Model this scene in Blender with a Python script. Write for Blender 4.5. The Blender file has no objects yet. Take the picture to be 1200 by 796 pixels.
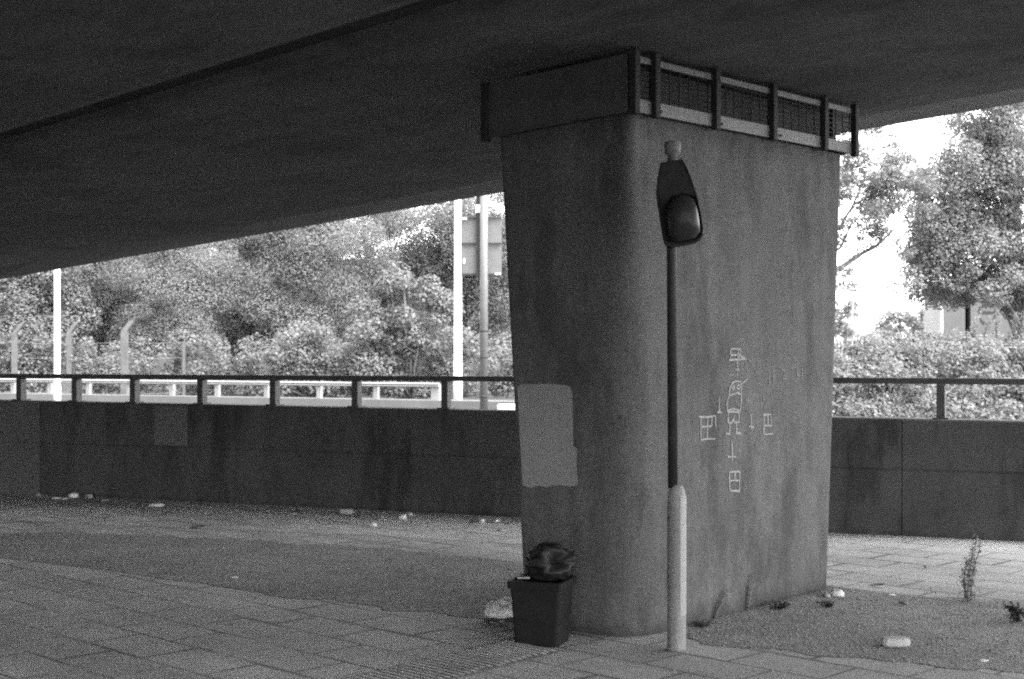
import bpy, math, random
import numpy as np
from mathutils import Vector, noise as mnoise

R = math.radians
S = 1.485                      # metres per drawing unit (all shapes below are drawn in units, meshes are scaled to metres)
F = 1666.67                    # focal length in photo pixels (50 mm on 36 mm, 1200 px wide)
HOR = 414.0                    # horizon row in the photo
EYE = 1.65                     # eye height in units
rng = np.random.default_rng(7)
random.seed(7)
sc = bpy.context.scene
col = sc.collection

# ------------------------------------------------------------------ camera
cam = bpy.data.cameras.new('camera')
cam.lens = 50; cam.sensor_width = 36; cam.sensor_fit = 'HORIZONTAL'
cam.shift_y = (HOR - 398.0) / 1200.0
cam.clip_start = 0.1; cam.clip_end = 3000
cam.dof.use_dof = True; cam.dof.focus_distance = 8.7 * S; cam.dof.aperture_fstop = 4.5
camo = bpy.data.objects.new('camera', cam); col.objects.link(camo)
camo.location = (0, 0, EYE * S); camo.rotation_euler = (R(90), 0, 0)
sc.camera = camo

# ------------------------------------------------------------------ light
SUN_EL, SUN_AZ = 58.0, 125.0     # azimuth measured clockwise from +Y (view direction) to +X (right)
w = bpy.data.worlds.new('World'); sc.world = w; w.use_nodes = True
nt = w.node_tree; nt.nodes.clear()
sky = nt.nodes.new('ShaderNodeTexSky'); sky.sky_type = 'NISHITA'; sky.sun_disc = False
sky.sun_elevation = R(SUN_EL); sky.sun_rotation = R(SUN_AZ); sky.air_density = 1.0; sky.dust_density = 2.0
bw = nt.nodes.new('ShaderNodeRGBToBW'); bg = nt.nodes.new('ShaderNodeBackground'); wo = nt.nodes.new('ShaderNodeOutputWorld')
nt.links.new(sky.outputs[0], bw.inputs[0]); nt.links.new(bw.outputs[0], bg.inputs[0]); nt.links.new(bg.outputs[0], wo.inputs[0])
bg.inputs[1].default_value = 0.15
sun = bpy.data.lights.new('sun', 'SUN'); sun.energy = 0.8; sun.angle = R(60); sun.color = (1, 1, 1)
suno = bpy.data.objects.new('sun', sun); col.objects.link(suno)
sd = Vector((math.sin(R(SUN_AZ)) * math.cos(R(SUN_EL)), math.cos(R(SUN_AZ)) * math.cos(R(SUN_EL)), math.sin(R(SUN_EL))))
suno.rotation_euler = sd.to_track_quat('Z', 'Y').to_euler(); suno.location = (20, 0, 30)
sc.view_settings.view_transform = 'Standard'; sc.view_settings.look = 'None'
sc.view_settings.gamma = 1; sc.view_settings.use_curve_mapping = False
sc.view_settings.exposure = 3.7
sc.cycles.filter_width = 2.1
sc.cycles.use_guiding = True
sc.cycles.max_bounces = 10; sc.cycles.diffuse_bounces = 6; sc.cycles.use_denoising = False

# ------------------------------------------------------------------ helpers: picture <-> place
def G(u, v, z=0.0):
    """point of the plane at height z seen at photo pixel (u, v)"""
    Y = (EYE - z) * F / (v - HOR)
    return Vector(((u - 600) / F * Y, Y, z))
def at(u, v, Y):
    return Vector(((u - 600) / F * Y, Y, EYE + (HOR - v) / F * Y))
D1 = Vector((0.700, 0.714, 0)); D2 = Vector((-0.714, 0.700, 0)); UP = Vector((0, 0, 1))
def dd(a, b, z=0.0): return D1 * a + D2 * b + UP * z
def soffit(a, b): return 3.387 + .0179 * (a - 6.37) - .0366 * (b - 5.28)
WD = Vector((10.55, -4.43, 0)).normalized()          # direction of the parapet wall, left to right
WN = Vector((WD.y, -WD.x, 0)); WN = WN if WN.y < 0 else -WN   # towards the camera
W0 = Vector((-6.07, 16.87, 0))
def wall_pt(u, off=0.0):
    """point on the line of the wall (shifted by off behind its face) at picture column u"""
    q = (u - 600) / F; P0 = W0 - WN * off
    # P0 + s*WD with X = q*Y
    s = (q * P0.y - P0.x) / (WD.x - q * WD.y)
    return P0 + WD * s

# ------------------------------------------------------------------ helpers: materials
def mat(name, base, rough=0.85, var=(), bump=0.0, bump_scale=60, metallic=0.0, spec=0.3, streak=None, extra=None):
    """grey procedural material. var: list of (scale, amount, detail) noises multiplied on the base tone"""
    m = bpy.data.materials.new(name); m.use_nodes = True
    n = m.node_tree.nodes; l = m.node_tree.links
    b = n['Principled BSDF']; b.inputs['Roughness'].default_value = rough
    b.inputs['Metallic'].default_value = metallic; b.inputs['Specular IOR Level'].default_value = spec
    tc = n.new('ShaderNodeTexCoord'); cur = None
    val = n.new('ShaderNodeValue'); val.outputs[0].default_value = base; cur = val.outputs[0]
    def mulnoise(vec, scale, amt, detail, rg=0.6):
        nonlocal cur
        t = n.new('ShaderNodeTexNoise'); t.inputs['Scale'].default_value = scale; t.inputs['Detail'].default_value = detail
        t.inputs['Roughness'].default_value = rg
        l.new(vec, t.inputs['Vector'])
        mr = n.new('ShaderNodeMapRange'); mr.inputs['From Min'].default_value = .28; mr.inputs['From Max'].default_value = .72
        mr.inputs['To Min'].default_value = 1 - amt; mr.inputs['To Max'].default_value = 1 + amt
        l.new(t.outputs[0], mr.inputs['Value'])
        mu = n.new('ShaderNodeMath'); mu.operation = 'MULTIPLY'; l.new(cur, mu.inputs[0]); l.new(mr.outputs[0], mu.inputs[1]); cur = mu.outputs[0]
    for v in var: mulnoise(tc.outputs['Object'], v[0], v[1], v[2])
    if streak:                                   # list of (rotation z, scale vector, amount)
        for rz, scl, amt in streak:
            mp = n.new('ShaderNodeMapping'); mp.vector_type = 'TEXTURE'
            mp.inputs['Rotation'].default_value = (0, 0, rz); mp.inputs['Scale'].default_value = [1.0 / x for x in scl]
            l.new(tc.outputs['Object'], mp.inputs['Vector'])
            mulnoise(mp.outputs[0], 1.0, amt, 4)
    if extra: cur = extra(n, l, tc, cur)
    l.new(cur, b.inputs['Base Color'])
    if bump:
        t = n.new('ShaderNodeTexNoise'); t.inputs['Scale'].default_value = bump_scale; t.inputs['Detail'].default_value = 6
        l.new(tc.outputs['Object'], t.inputs['Vector'])
        bp = n.new('ShaderNodeBump'); bp.inputs['Strength'].default_value = bump; bp.inputs['Distance'].default_value = .02
        l.new(t.outputs[0], bp.inputs['Height']); l.new(bp.outputs[0], b.inputs['Normal'])
    return m
def leaf_mat(name, base, transl=0.3, spread=0.5):
    m = bpy.data.materials.new(name); m.use_nodes = True
    n = m.node_tree.nodes; l = m.node_tree.links; n.remove(n['Principled BSDF'])
    out = n['Material Output']
    a = n.new('ShaderNodeAttribute'); a.attribute_name = 'tone'
    mr = n.new('ShaderNodeMapRange'); mr.inputs['To Min'].default_value = base * (1 - spread); mr.inputs['To Max'].default_value = base * (1 + spread)
    l.new(a.outputs['Fac'], mr.inputs['Value'])
    d = n.new('ShaderNodeBsdfDiffuse'); t = n.new('ShaderNodeBsdfTranslucent'); g = n.new('ShaderNodeBsdfGlossy')
    g.inputs['Roughness'].default_value = .45; g.inputs['Color'].default_value = (.5, .5, .5, 1)
    mx = n.new('ShaderNodeMixShader'); mx.inputs[0].default_value = transl
    mx2 = n.new('ShaderNodeMixShader'); mx2.inputs[0].default_value = .025
    l.new(mr.outputs[0], d.inputs[0]); l.new(mr.outputs[0], t.inputs[0])
    l.new(d.outputs[0], mx.inputs[1]); l.new(t.outputs[0], mx.inputs[2])
    l.new(mx.outputs[0], mx2.inputs[1]); l.new(g.outputs[0], mx2.inputs[2]); l.new(mx2.outputs[0], out.inputs[0])
    return m

ROT2 = math.atan2(D2.y, D2.x)          # rotation that carries texture x to the run of the bridge
ROTW = math.atan2(WD.y, WD.x)
def paving_extra(n, l, tc, cur):
    """slab joints: a brick pattern whose rows run along the bridge"""
    mp = n.new('ShaderNodeMapping'); mp.vector_type = 'TEXTURE'; mp.inputs['Rotation'].default_value = (0, 0, ROT2)
    mp.inputs['Location'].default_value = (dd(3.76, 7.69) * S)
    nz = n.new('ShaderNodeTexNoise'); nz.inputs['Scale'].default_value = .9; nz.inputs['Detail'].default_value = 2
    l.new(tc.outputs['Object'], nz.inputs['Vector'])
    mxv = n.new('ShaderNodeVectorMath'); mxv.operation = 'MULTIPLY_ADD'; mxv.inputs[1].default_value = (.05, .05, 0)
    l.new(nz.outputs[1], mxv.inputs[0]); l.new(tc.outputs['Object'], mxv.inputs[2]); l.new(mxv.outputs[0], mp.inputs['Vector'])
    br = n.new('ShaderNodeTexBrick'); br.inputs['Scale'].default_value = 1
    br.inputs['Brick Width'].default_value = .86; br.inputs['Row Height'].default_value = .53
    br.inputs['Mortar Size'].default_value = .015; br.inputs['Mortar Smooth'].default_value = .5
    br.inputs['Color1'].default_value = (.94, .94, .94, 1); br.inputs['Color2'].default_value = (1.05, 1.05, 1.05, 1)
    br.inputs['Mortar'].default_value = (.97, .97, .97, 1); br.offset = .5
    l.new(mp.outputs[0], br.inputs['Vector'])
    # joints fade in and out where they are filled with dust
    nf = n.new('ShaderNodeTexNoise'); nf.inputs['Scale'].default_value = 1.1; nf.inputs['Detail'].default_value = 3
    l.new(tc.outputs['Object'], nf.inputs['Vector'])
    mr = n.new('ShaderNodeMapRange'); mr.inputs['From Min'].default_value = .38; mr.inputs['From Max'].default_value = .62
    mr.inputs['To Min'].default_value = .28; mr.inputs['To Max'].default_value = .9
    l.new(nf.outputs[0], mr.inputs['Value'])
    jm = n.new('ShaderNodeMath'); jm.operation = 'MULTIPLY'; l.new(br.outputs['Fac'], jm.inputs[0]); l.new(mr.outputs[0], jm.inputs[1])
    inv = n.new('ShaderNodeMath'); inv.operation = 'SUBTRACT'; inv.inputs[0].default_value = 1; l.new(jm.outputs[0], inv.inputs[1])
    b2 = n.new('ShaderNodeTexBrick'); b2.inputs['Scale'].default_value = 1; b2.inputs['Brick Width'].default_value = .86; b2.inputs['Row Height'].default_value = .53
    b2.inputs['Mortar Size'].default_value = .06; b2.inputs['Mortar Smooth'].default_value = 1; b2.offset = .5; l.new(mp.outputs[0], b2.inputs['Vector'])
    n2 = n.new('ShaderNodeTexNoise'); n2.inputs['Scale'].default_value = .75; n2.inputs['Detail'].default_value = 5; l.new(tc.outputs['Object'], n2.inputs['Vector'])
    r2 = n.new('ShaderNodeMapRange'); r2.inputs['From Min'].default_value = .48; r2.inputs['From Max'].default_value = .68; r2.inputs['To Min'].default_value = 0; r2.inputs['To Max'].default_value = .6
    l.new(n2.outputs[0], r2.inputs['Value'])
    d2_ = n.new('ShaderNodeMath'); d2_.operation = 'MULTIPLY'; l.new(b2.outputs['Fac'], d2_.inputs[0]); l.new(r2.outputs[0], d2_.inputs[1])
    i2 = n.new('ShaderNodeMath'); i2.operation = 'SUBTRACT'; i2.inputs[0].default_value = 1; l.new(d2_.outputs[0], i2.inputs[1])
    m0 = n.new('ShaderNodeMath'); m0.operation = 'MULTIPLY'; l.new(cur, m0.inputs[0]); l.new(i2.outputs[0], m0.inputs[1]); cur = m0.outputs[0]
    m1 = n.new('ShaderNodeMath'); m1.operation = 'MULTIPLY'; l.new(cur, m1.inputs[0]); l.new(br.outputs['Color'], m1.inputs[1])
    m2 = n.new('ShaderNodeMath'); m2.operation = 'MULTIPLY'; l.new(m1.outputs[0], m2.inputs[0]); l.new(inv.outputs[0], m2.inputs[1])
    return m2.outputs[0]

def stains(amt, vscale, lo=.52, hi=.62, band=0.0, seed=0.0, pits=0.0):
    """water stains and dirt with outlines of their own; band: height in metres of a dirty splash zone at the foot"""
    def f(n, l, tc, cur):
        def mul(fac, a):
            nonlocal cur
            m1 = n.new('ShaderNodeMath'); m1.operation = 'MULTIPLY'; l.new(fac, m1.inputs[0]); m1.inputs[1].default_value = a
            m2 = n.new('ShaderNodeMath'); m2.operation = 'SUBTRACT'; m2.inputs[0].default_value = 1; l.new(m1.outputs[0], m2.inputs[1])
            m3 = n.new('ShaderNodeMath'); m3.operation = 'MULTIPLY'; l.new(cur, m3.inputs[0]); l.new(m2.outputs[0], m3.inputs[1]); cur = m3.outputs[0]
        def ns(vec, sc_, det, lo_, hi_):
            t = n.new('ShaderNodeTexNoise'); t.inputs['Scale'].default_value = sc_; t.inputs['Detail'].default_value = det; t.inputs['Roughness'].default_value = .62; l.new(vec, t.inputs['Vector'])
            r = n.new('ShaderNodeMapRange'); r.inputs['From Min'].default_value = lo_; r.inputs['From Max'].default_value = hi_; l.new(t.outputs[0], r.inputs['Value']); return r.outputs[0]
        mp = n.new('ShaderNodeMapping'); mp.inputs['Scale'].default_value = vscale; mp.inputs['Location'].default_value = (seed, seed * 2, 0); l.new(tc.outputs['Object'], mp.inputs['Vector'])
        mul(ns(mp.outputs[0], 1, 8, lo, hi), amt); mul(ns(mp.outputs[0], 2.7, 7, .55, .66), amt * .7)
        if pits: mul(ns(tc.outputs['Object'], 28, 3, .66, .70), pits)
        if band:
            sx = n.new('ShaderNodeSeparateXYZ'); l.new(tc.outputs['Object'], sx.inputs[0])
            nz = n.new('ShaderNodeTexNoise'); nz.inputs['Scale'].default_value = 3.5; nz.inputs['Detail'].default_value = 6; l.new(tc.outputs['Object'], nz.inputs['Vector'])
            ad = n.new('ShaderNodeMath'); ad.operation = 'MULTIPLY_ADD'; ad.inputs[1].default_value = -band * 2.2; l.new(nz.outputs[0], ad.inputs[0]); l.new(sx.outputs['Z'], ad.inputs[2])
            r = n.new('ShaderNodeMapRange'); r.inputs['From Min'].default_value = -band * 1.3; r.inputs['From Max'].default_value = -band * .55; r.inputs['To Min'].default_value = 1; r.inputs['To Max'].default_value = 0; l.new(ad.outputs[0], r.inputs['Value'])
            mul(r.outputs[0], .42)
        return cur
    return f
M = {}
M['paving'] = mat('paving', .36, .9, [(.35, .22, 4), (2.2, .12, 5), (45, .16, 4)], .25, 90, streak=[(ROT2, (.25, 1.3, 1), .16)], extra=paving_extra)
M['gravel'] = mat('gravel', .225, .95, [(.5, .2, 4), (3, .2, 5), (34, .5, 8)], .8, 50)
M['ground'] = mat('ground', .06, .95, [(.05, .2, 4), (1, .3, 5)])
M['asphalt'] = mat('asphalt', .055, .9, [(.3, .15, 3), (30, .3, 4)], .3, 60)
M['soffit'] = mat('soffit', .1, .9, [(.3, .18, 4), (1.1, .14, 5), (25, .10, 4)], .15, 40,
                  streak=[(ROT2, (.2, 1.6, 1), .22), (ROT2 + R(3), (.5, 7, 1), .12)], extra=stains(.36, (.55, .55, .55), .5, .66, seed=3.0))
M['pier'] = mat('pier', .103, .9, [(.6, .16, 5), (4, .13, 6), (24, .14, 5), (75, .35, 4)], .6, 80, streak=[(0, (4.5, 4.5, .35), .14), (0, (1.4, 1.4, .25), .14)], extra=stains(.36, (1.5, 1.5, .55), band=.22, pits=.6))
M['wall'] = mat('wall', .062, .92, [(.5, .12, 4), (1.7, .12, 5), (40, .2, 4)], .25, 70, streak=[(0, (2.3, 2.3, .5), .14)], extra=stains(.40, (1.6, 1.6, .5), band=.12, seed=7.0))
M['wall_pale'] = mat('wall_pale', .095, .92, [(.7, .12, 4), (40, .2, 4)], .25, 70)
M['lowwall'] = mat('lowwall', .10, .92, [(.5, .15, 4), (20, .15, 4)])
M['patch'] = mat('patch', .235, .8, [(2, .06, 4), (50, .12, 4)])
M['chalk'] = mat('chalk', .285, .95, [(60, .35, 5)])
M['chalk_faint'] = mat('chalk_faint', .18, .95, [(60, .3, 5)])
M['dark_steel'] = mat('dark_steel', .028, .75, [(8, .3, 4)], metallic=.2)
M['rail_steel'] = mat('rail_steel', .06, .45, [(6, .2, 4)], metallic=.3)
M['board_steel'] = mat('board_steel', .07, .8, [(5, .25, 5)])
M['galv'] = mat('galv', .14, .6, [(7, .2, 5), (50, .15, 3)], metallic=.1)
M['white'] = mat('white', .5, .5, [(3, .05, 3)])
M['white_rail'] = mat('white_rail', .2, .5, [(3, .1, 3)])
M['pole_grey'] = mat('pole_grey', .12, .55, [(4, .12, 3)], metallic=.2)
M['sign_back'] = mat('sign_back', .10, .6, [(5, .1, 3)], metallic=.1)
M['post_conc'] = mat('post_conc', .08, .9, [(4, .25, 4)])
M['black_paint'] = mat('black_paint', .02, .6, [(9, .4, 4), (60, .3, 3)])
M['sleeve'] = mat('sleeve', .19, .6, [(3, .12, 4), (30, .15, 4)], streak=[(0, (12, 12, 1.2), .15)])
M['sleeve_pale'] = mat('sleeve_pale', .28, .55, [(30, .12, 4)])
M['lamp_body'] = mat('lamp_body', .022, .8, [(10, .3, 4)], spec=.15)
M['cap_grey'] = mat('cap_grey', .15, .6, [(20, .2, 4)])
M['bin'] = mat('bin', .012, .7, [(6, .2, 4)], spec=.12)
M['bag_black'] = mat('bag_black', .014, .5, [(6, .2, 4)], spec=.25)
M['bag_pale'] = mat('bag_pale', .55, .5, [(9, .25, 4)])
M['paper'] = mat('paper', .6, .7, [(15, .15, 4)])
M['card'] = mat('card', .28, .8, [(15, .2, 4)])
M['darklitter'] = mat('darklitter', .05, .6, [(15, .3, 4)])
M['can'] = mat('can', .5, .35, [(25, .3, 3)], metallic=.6)
M['stone'] = mat('stone', .36, .9, [(12, .2, 5), (60, .15, 3)], .5, 60)
M['grit'] = mat('grit', .32, .9, [(40, .5, 3)])
M['grit_dark'] = mat('grit_dark', .12, .9, [(40, .5, 3)])
M['bark'] = mat('bark', .10, .95, [(6, .3, 5)])
M['leaf'] = leaf_mat('leaf', .14, .4, .3)
M['leaf_ivy'] = leaf_mat('leaf_ivy', .14, .35, .3)
M['leaf_pale'] = leaf_mat('leaf_pale', .165, .45, .25)
M['leaf_soft'] = leaf_mat('leaf_soft', .19, .5, .28)
M['weed'] = leaf_mat('weed', .26, .35)
M['weed_dark'] = leaf_mat('weed_dark', .05, .2)
M['bld_white'] = mat('bld_white', .34, .8, [(1, .06, 3)])
M['bld_grey'] = mat('bld_grey', .075, .85, [(1, .08, 4), (20, .1, 3)])
M['bld_dark'] = mat('bld_dark', .05, .8, [(1, .1, 3)])
M['spray'] = mat('spray', .015, .7, [(5, .2, 3)])
M['far_roof'] = mat('far_roof', .6, .7, [(1, .05, 3)])
M['far_wall'] = mat('far_wall', .35, .8, [(1, .06, 3)])
gl = bpy.data.materials.new('lamp_glass'); gl.use_nodes = True
b = gl.node_tree.nodes['Principled BSDF']; b.inputs['Base Color'].default_value = (.03, .03, .03, 1); b.inputs['Roughness'].default_value = .33
b.inputs['Specular IOR Level'].default_value = .3; b.inputs['IOR'].default_value = 1.3
M['lamp_glass'] = gl

# ------------------------------------------------------------------ helpers: meshes and things
class MB:
    def __init__(s): s.v = []; s.f = []; s.smooth = []
    def add(s, vs, fs, smooth=False):
        o = len(s.v); s.v += [Vector(p) for p in vs]
        for f in fs: s.f.append([i + o for i in f]); s.smooth.append(smooth)
        return s
    def box(s, c, size, x=Vector((1, 0, 0)), y=Vector((0, 1, 0)), z=Vector((0, 0, 1)), bev=0.0):
        hx, hy, hz = [k / 2 for k in size]; c = Vector(c)
        if bev <= 0:
            P = [c + x * (i * hx) + y * (j * hy) + z * (k * hz) for k in (-1, 1) for j in (-1, 1) for i in (-1, 1)]
            return s.add(P, [(0, 2, 3, 1), (4, 5, 7, 6), (0, 1, 5, 4), (2, 6, 7, 3), (0, 4, 6, 2), (1, 3, 7, 5)])
        ring = []
        prof = [(-hz, -bev), (-hz + bev, 0), (hz - bev, 0), (hz, -bev)]
        for zz, ins in prof:
            a, b_ = hx + ins, hy + ins
            pts = [(a - bev, -b_), (a, -b_ + bev), (a, b_ - bev), (a - bev, b_), (-a + bev, b_), (-a, b_ - bev), (-a, -b_ + bev), (-a + bev, -b_)]
            ring.append([c + x * px + y * py + z * zz for px, py in pts])
        return s.loft(ring, True, True)
    def loft(s, rings, cap0=True, cap1=True, smooth=False):
        n = len(rings[0]); V = [p for r in rings for p in r]; Fc = []
        for i in range(len(rings) - 1):
            for j in range(n):
                k = (j + 1) % n
                Fc.append((i * n + j, i * n + k, (i + 1) * n + k, (i + 1) * n + j))
        o = len(s.v); s.add(V, Fc, smooth)
        if cap0: s.f.append([o + j for j in reversed(range(n))]); s.smooth.append(False)
        if cap1: s.f.append([o + (len(rings) - 1) * n + j for j in range(n)]); s.smooth.append(False)
        return s
    def prism(s, poly, d):
        d = Vector(d); return s.loft([[Vector(p) for p in poly], [Vector(p) + d for p in poly]])
    def tube(s, path, radii, n=10, cap=True):
        path = [Vector(p) for p in path]
        if not hasattr(radii, '__len__'): radii = [radii] * len(path)
        rings = []; ref = None
        for i, p in enumerate(path):
            t = (path[min(i + 1, len(path) - 1)] - path[max(i - 1, 0)]).normalized()
            if ref is None: ref = t.orthogonal().normalized()
            ref = (ref - t * ref.dot(t)).normalized(); bi = t.cross(ref)
            rings.append([p + (ref * math.cos(2 * math.pi * k / n) + bi * math.sin(2 * math.pi * k / n)) * radii[i] for k in range(n)])
        return s.loft(rings, cap, cap, True)
    def ribbon(s, pts, wd, nrm):
        """flat stroke along pts lying in the plane with normal nrm"""
        pts = [Vector(p) for p in pts]
        L, Rr = [], []
        for i, p in enumerate(pts):
            t = (pts[min(i + 1, len(pts) - 1)] - pts[max(i - 1, 0)]).normalized(); side = nrm.cross(t).normalized()
            k = wd * (.5 + .18 * random.uniform(-1, 1)); L.append(p + side * k); Rr.append(p - side * k)
        n = len(pts); return s.add(L + Rr, [(i, i + 1, n + i + 1, n + i) for i in range(n - 1)])
def obj(name, mb, m, parent=None, origin=None, tone=None):
    """link a mesh; vertices are drawn in world units and moved to the origin of the thing"""
    if parent is not None: o0 = Vector(parent['_o'])
    else: o0 = Vector(origin) if origin is not None else Vector((0, 0, 0))
    me = bpy.data.meshes.new(name)
    me.from_pydata([tuple((p - o0) * S) for p in mb.v], [], mb.f)
    me.polygons.foreach_set('use_smooth', mb.smooth)
    if tone is not None:
        at_ = me.attributes.new('tone', 'FLOAT', 'FACE'); at_.data.foreach_set('value', tone)
    me.materials.append(M[m] if isinstance(m, str) else m); me.update()
    o = bpy.data.objects.new(name, me); col.objects.link(o)
    o['_o'] = list(o0)
    if parent is not None: o.parent = parent
    else: o.location = o0 * S
    return o
def leafmesh(name, C, N, size, m, parent=None, origin=None, aspect=.6, tone=None):
    """many leaf faces: C centres (n,3), N normals (n,3) in units"""
    n = len(C)
    o0 = np.array(parent['_o']) if parent is not None else np.array(origin if origin is not None else (0, 0, 0), float)
    N = N / np.linalg.norm(N, axis=1, keepdims=True)
    r = rng.normal(size=(n, 3)); U = np.cross(N, r); U /= np.linalg.norm(U, axis=1, keepdims=True); Vv = np.cross(N, U)
    sz = size * rng.uniform(.6, 1.3, (n, 1))
    bend = N * sz * .25
    P = np.stack([C - U * sz, C + Vv * sz * aspect + bend, C + U * sz, C - Vv * sz * aspect + bend], 1).reshape(-1, 3)
    P = (P - o0) * S
    me = bpy.data.meshes.new(name)
    me.vertices.add(4 * n); me.vertices.foreach_set('co', P.astype(np.float32).ravel())
    me.loops.add(4 * n); me.loops.foreach_set('vertex_index', np.arange(4 * n, dtype=np.int32))
    me.polygons.add(n); me.polygons.foreach_set('loop_start', np.arange(0, 4 * n, 4, dtype=np.int32))
    me.update(calc_edges=True)
    at_ = me.attributes.new('tone', 'FLOAT', 'FACE')
    at_.data.foreach_set('value', (rng.uniform(0, 1, n) if tone is None else np.clip(tone, 0, 1)).astype(np.float32))
    me.materials.append(M[m])
    o = bpy.data.objects.new(name, me); col.objects.link(o); o['_o'] = list(o0)
    if parent is not None: o.parent = parent
    else: o.location = Vector(o0) * S
    return o
def tag(o, label, cat, group=None, kind=None):
    o['label'] = label; o['category'] = cat
    if group: o['group'] = group
    if kind: o['kind'] = kind
    return o
def thing(name, loc, label, cat, group=None):
    o = bpy.data.objects.new(name, None); col.objects.link(o); o.location = Vector(loc) * S; o['_o'] = list(Vector(loc))
    o.empty_display_size = .2
    return tag(o, label, cat, group)
def struct(name, mb, m):
    o = obj(name, mb, m); o['kind'] = 'structure'; return o

# ================================================================== SETTING
# ground sheet, road beyond the wall, paved forecourt under the bridge
mb = MB(); mb.add([(-700, -300, -.02), (700, -300, -.02), (700, 900, -.02), (-700, 900, -.02)], [(0, 1, 2, 3)]); struct('ground', mb, 'ground')
a, b_ = W0 - WD * 40 - WN * .3, W0 + WD * 60 - WN * .3
pc, pd = Vector((b_.x, 4.6, 0)), Vector((a.x, 4.6, 0))
mb = MB(); mb.add([a, b_, pc, pd], [(3, 2, 1, 0)]); mb.add([pd, pc, pc - UP * .1, pd - UP * .1], [(0, 1, 2, 3)]); struct('pavement', mb, 'paving')
mb = MB(); mb.add([Vector((a.x, 4.59, -.016)), Vector((b_.x, 4.59, -.016)), Vector((b_.x, -60, -.016)), Vector((a.x, -60, -.016))], [(3, 2, 1, 0)]); struct('bounce_cut_sheet', mb, 'asphalt')  # unseen dark sheet added behind the camera to cut bounce light
a2, b2 = W0 - WD * 60 - WN * .6 - UP * .012, W0 + WD * 80 - WN * .6 - UP * .012
mb = MB(); mb.add([a2, b2, b2 - WN * 16, a2 - WN * 16], [(0, 1, 2, 3)]); struct('road', mb, 'asphalt')

# concrete strip along the foot of the wall, paler to stand in for missing light
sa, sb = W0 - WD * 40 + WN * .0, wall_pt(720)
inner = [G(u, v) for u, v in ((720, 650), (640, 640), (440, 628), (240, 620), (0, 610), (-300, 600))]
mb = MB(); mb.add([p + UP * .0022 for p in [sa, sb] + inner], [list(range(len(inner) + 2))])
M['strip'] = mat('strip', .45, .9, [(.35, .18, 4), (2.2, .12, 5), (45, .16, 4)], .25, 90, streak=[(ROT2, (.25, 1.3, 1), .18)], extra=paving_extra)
struct('brightened_strip', mb, 'strip')
# worn gravel patches lying on the paving
def rough_poly(pts, step=.06, amp=.14):
    out = []
    for i in range(len(pts)):
        p, q = pts[i], pts[(i + 1) % len(pts)]
        k = max(1, int((q - p).length / step)); t = (q - p).normalized(); nn = Vector((-t.y, t.x, 0))
        for j in range(k):
            x = p + (q - p) * (j / k); out.append(x + nn * amp * (.4 if math.degrees(math.atan2(abs(t.dot(D1)), abs(t.dot(D2)))) < 12 else 1) * mnoise.fractal(x * 2.2, .8, 2, 6) + UP * .003)
    return out
left_patch = [G(-60, 646), G(130, 669), G(360, 703), G(400, 706), G(455, 713), G(600, 728), G(640, 734), G(640, 664), G(540, 652), G(420, 641), G(300, 635), G(180, 627), G(40, 624), G(-60, 628)]
right_patch = [G(806, 736), G(808, 748), G(830, 758), G(900, 763), G(955, 768), G(1033, 777), G(1131, 787), G(1260, 792), G(1260, 708), G(1150, 703), G(1060, 697), G(965, 686), G(900, 690)]
for p_ in (left_patch, right_patch):
    mb = MB(); pl = rough_poly(p_); mb.add(pl, [list(range(len(pl)))]); o = struct('gravel_patch', mb, 'gravel')

# ribbed tactile paving in front of the bin: real ribs
t0, t1 = G(565, 753), G(625, 768)
mb = MB(); orig = G(388, 800)
along1 = (G(575, 756) - orig); n1 = along1.normalized()
across = Vector((-n1.y, n1.x, 0)) * -1
if across.x < 0: across = -across
rib_dir = -D2
L1 = along1.length; wd_ = .42
k = 0; x = 0.0; rm = MB()
while x < L1 + .12:
    c = orig + n1 * x + rib_dir * (wd_ / 2) + UP * .007
    prof = [(-.014, 0), (-.008, .006), (.008, .006), (.014, 0)]
    perp = Vector((-rib_dir.y, rib_dir.x, 0)); cuts = [0] + sorted(random.uniform(0, 1) for _ in range(1)) + [1]
    s0, s1 = random.uniform(0, .05), 1 - random.uniform(0, .1)
    rr = [[c + rib_dir * wd_ * (q_ - .5) + perp * px + UP * pz * hz for px, pz in prof] for q_, hz in ((s0, .05), (s0 + .06, .8), (.5, 1), (s1 - .06, .8), (s1, .05))]
    rm.loft(rr); x += .047
qd = [orig - n1 * .05, orig - n1 * .05 + rib_dir * wd_, orig + n1 * (L1 + .15) + rib_dir * wd_, orig + n1 * (L1 + .15)]
mb.add([p + UP * .005 for p in qd], [(0, 1, 2, 3)])
M['tactile'] = mat('tactile', .2, .85, [(1.6, .3, 5), (30, .2, 4)], .3, 60)
M['rib'] = mat('rib', .4, .85, [(1.6, .3, 5), (30, .2, 4)])
struct('tactile_paving', mb, 'tactile'); struct('tactile_ribs', rm, 'rib')

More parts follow.
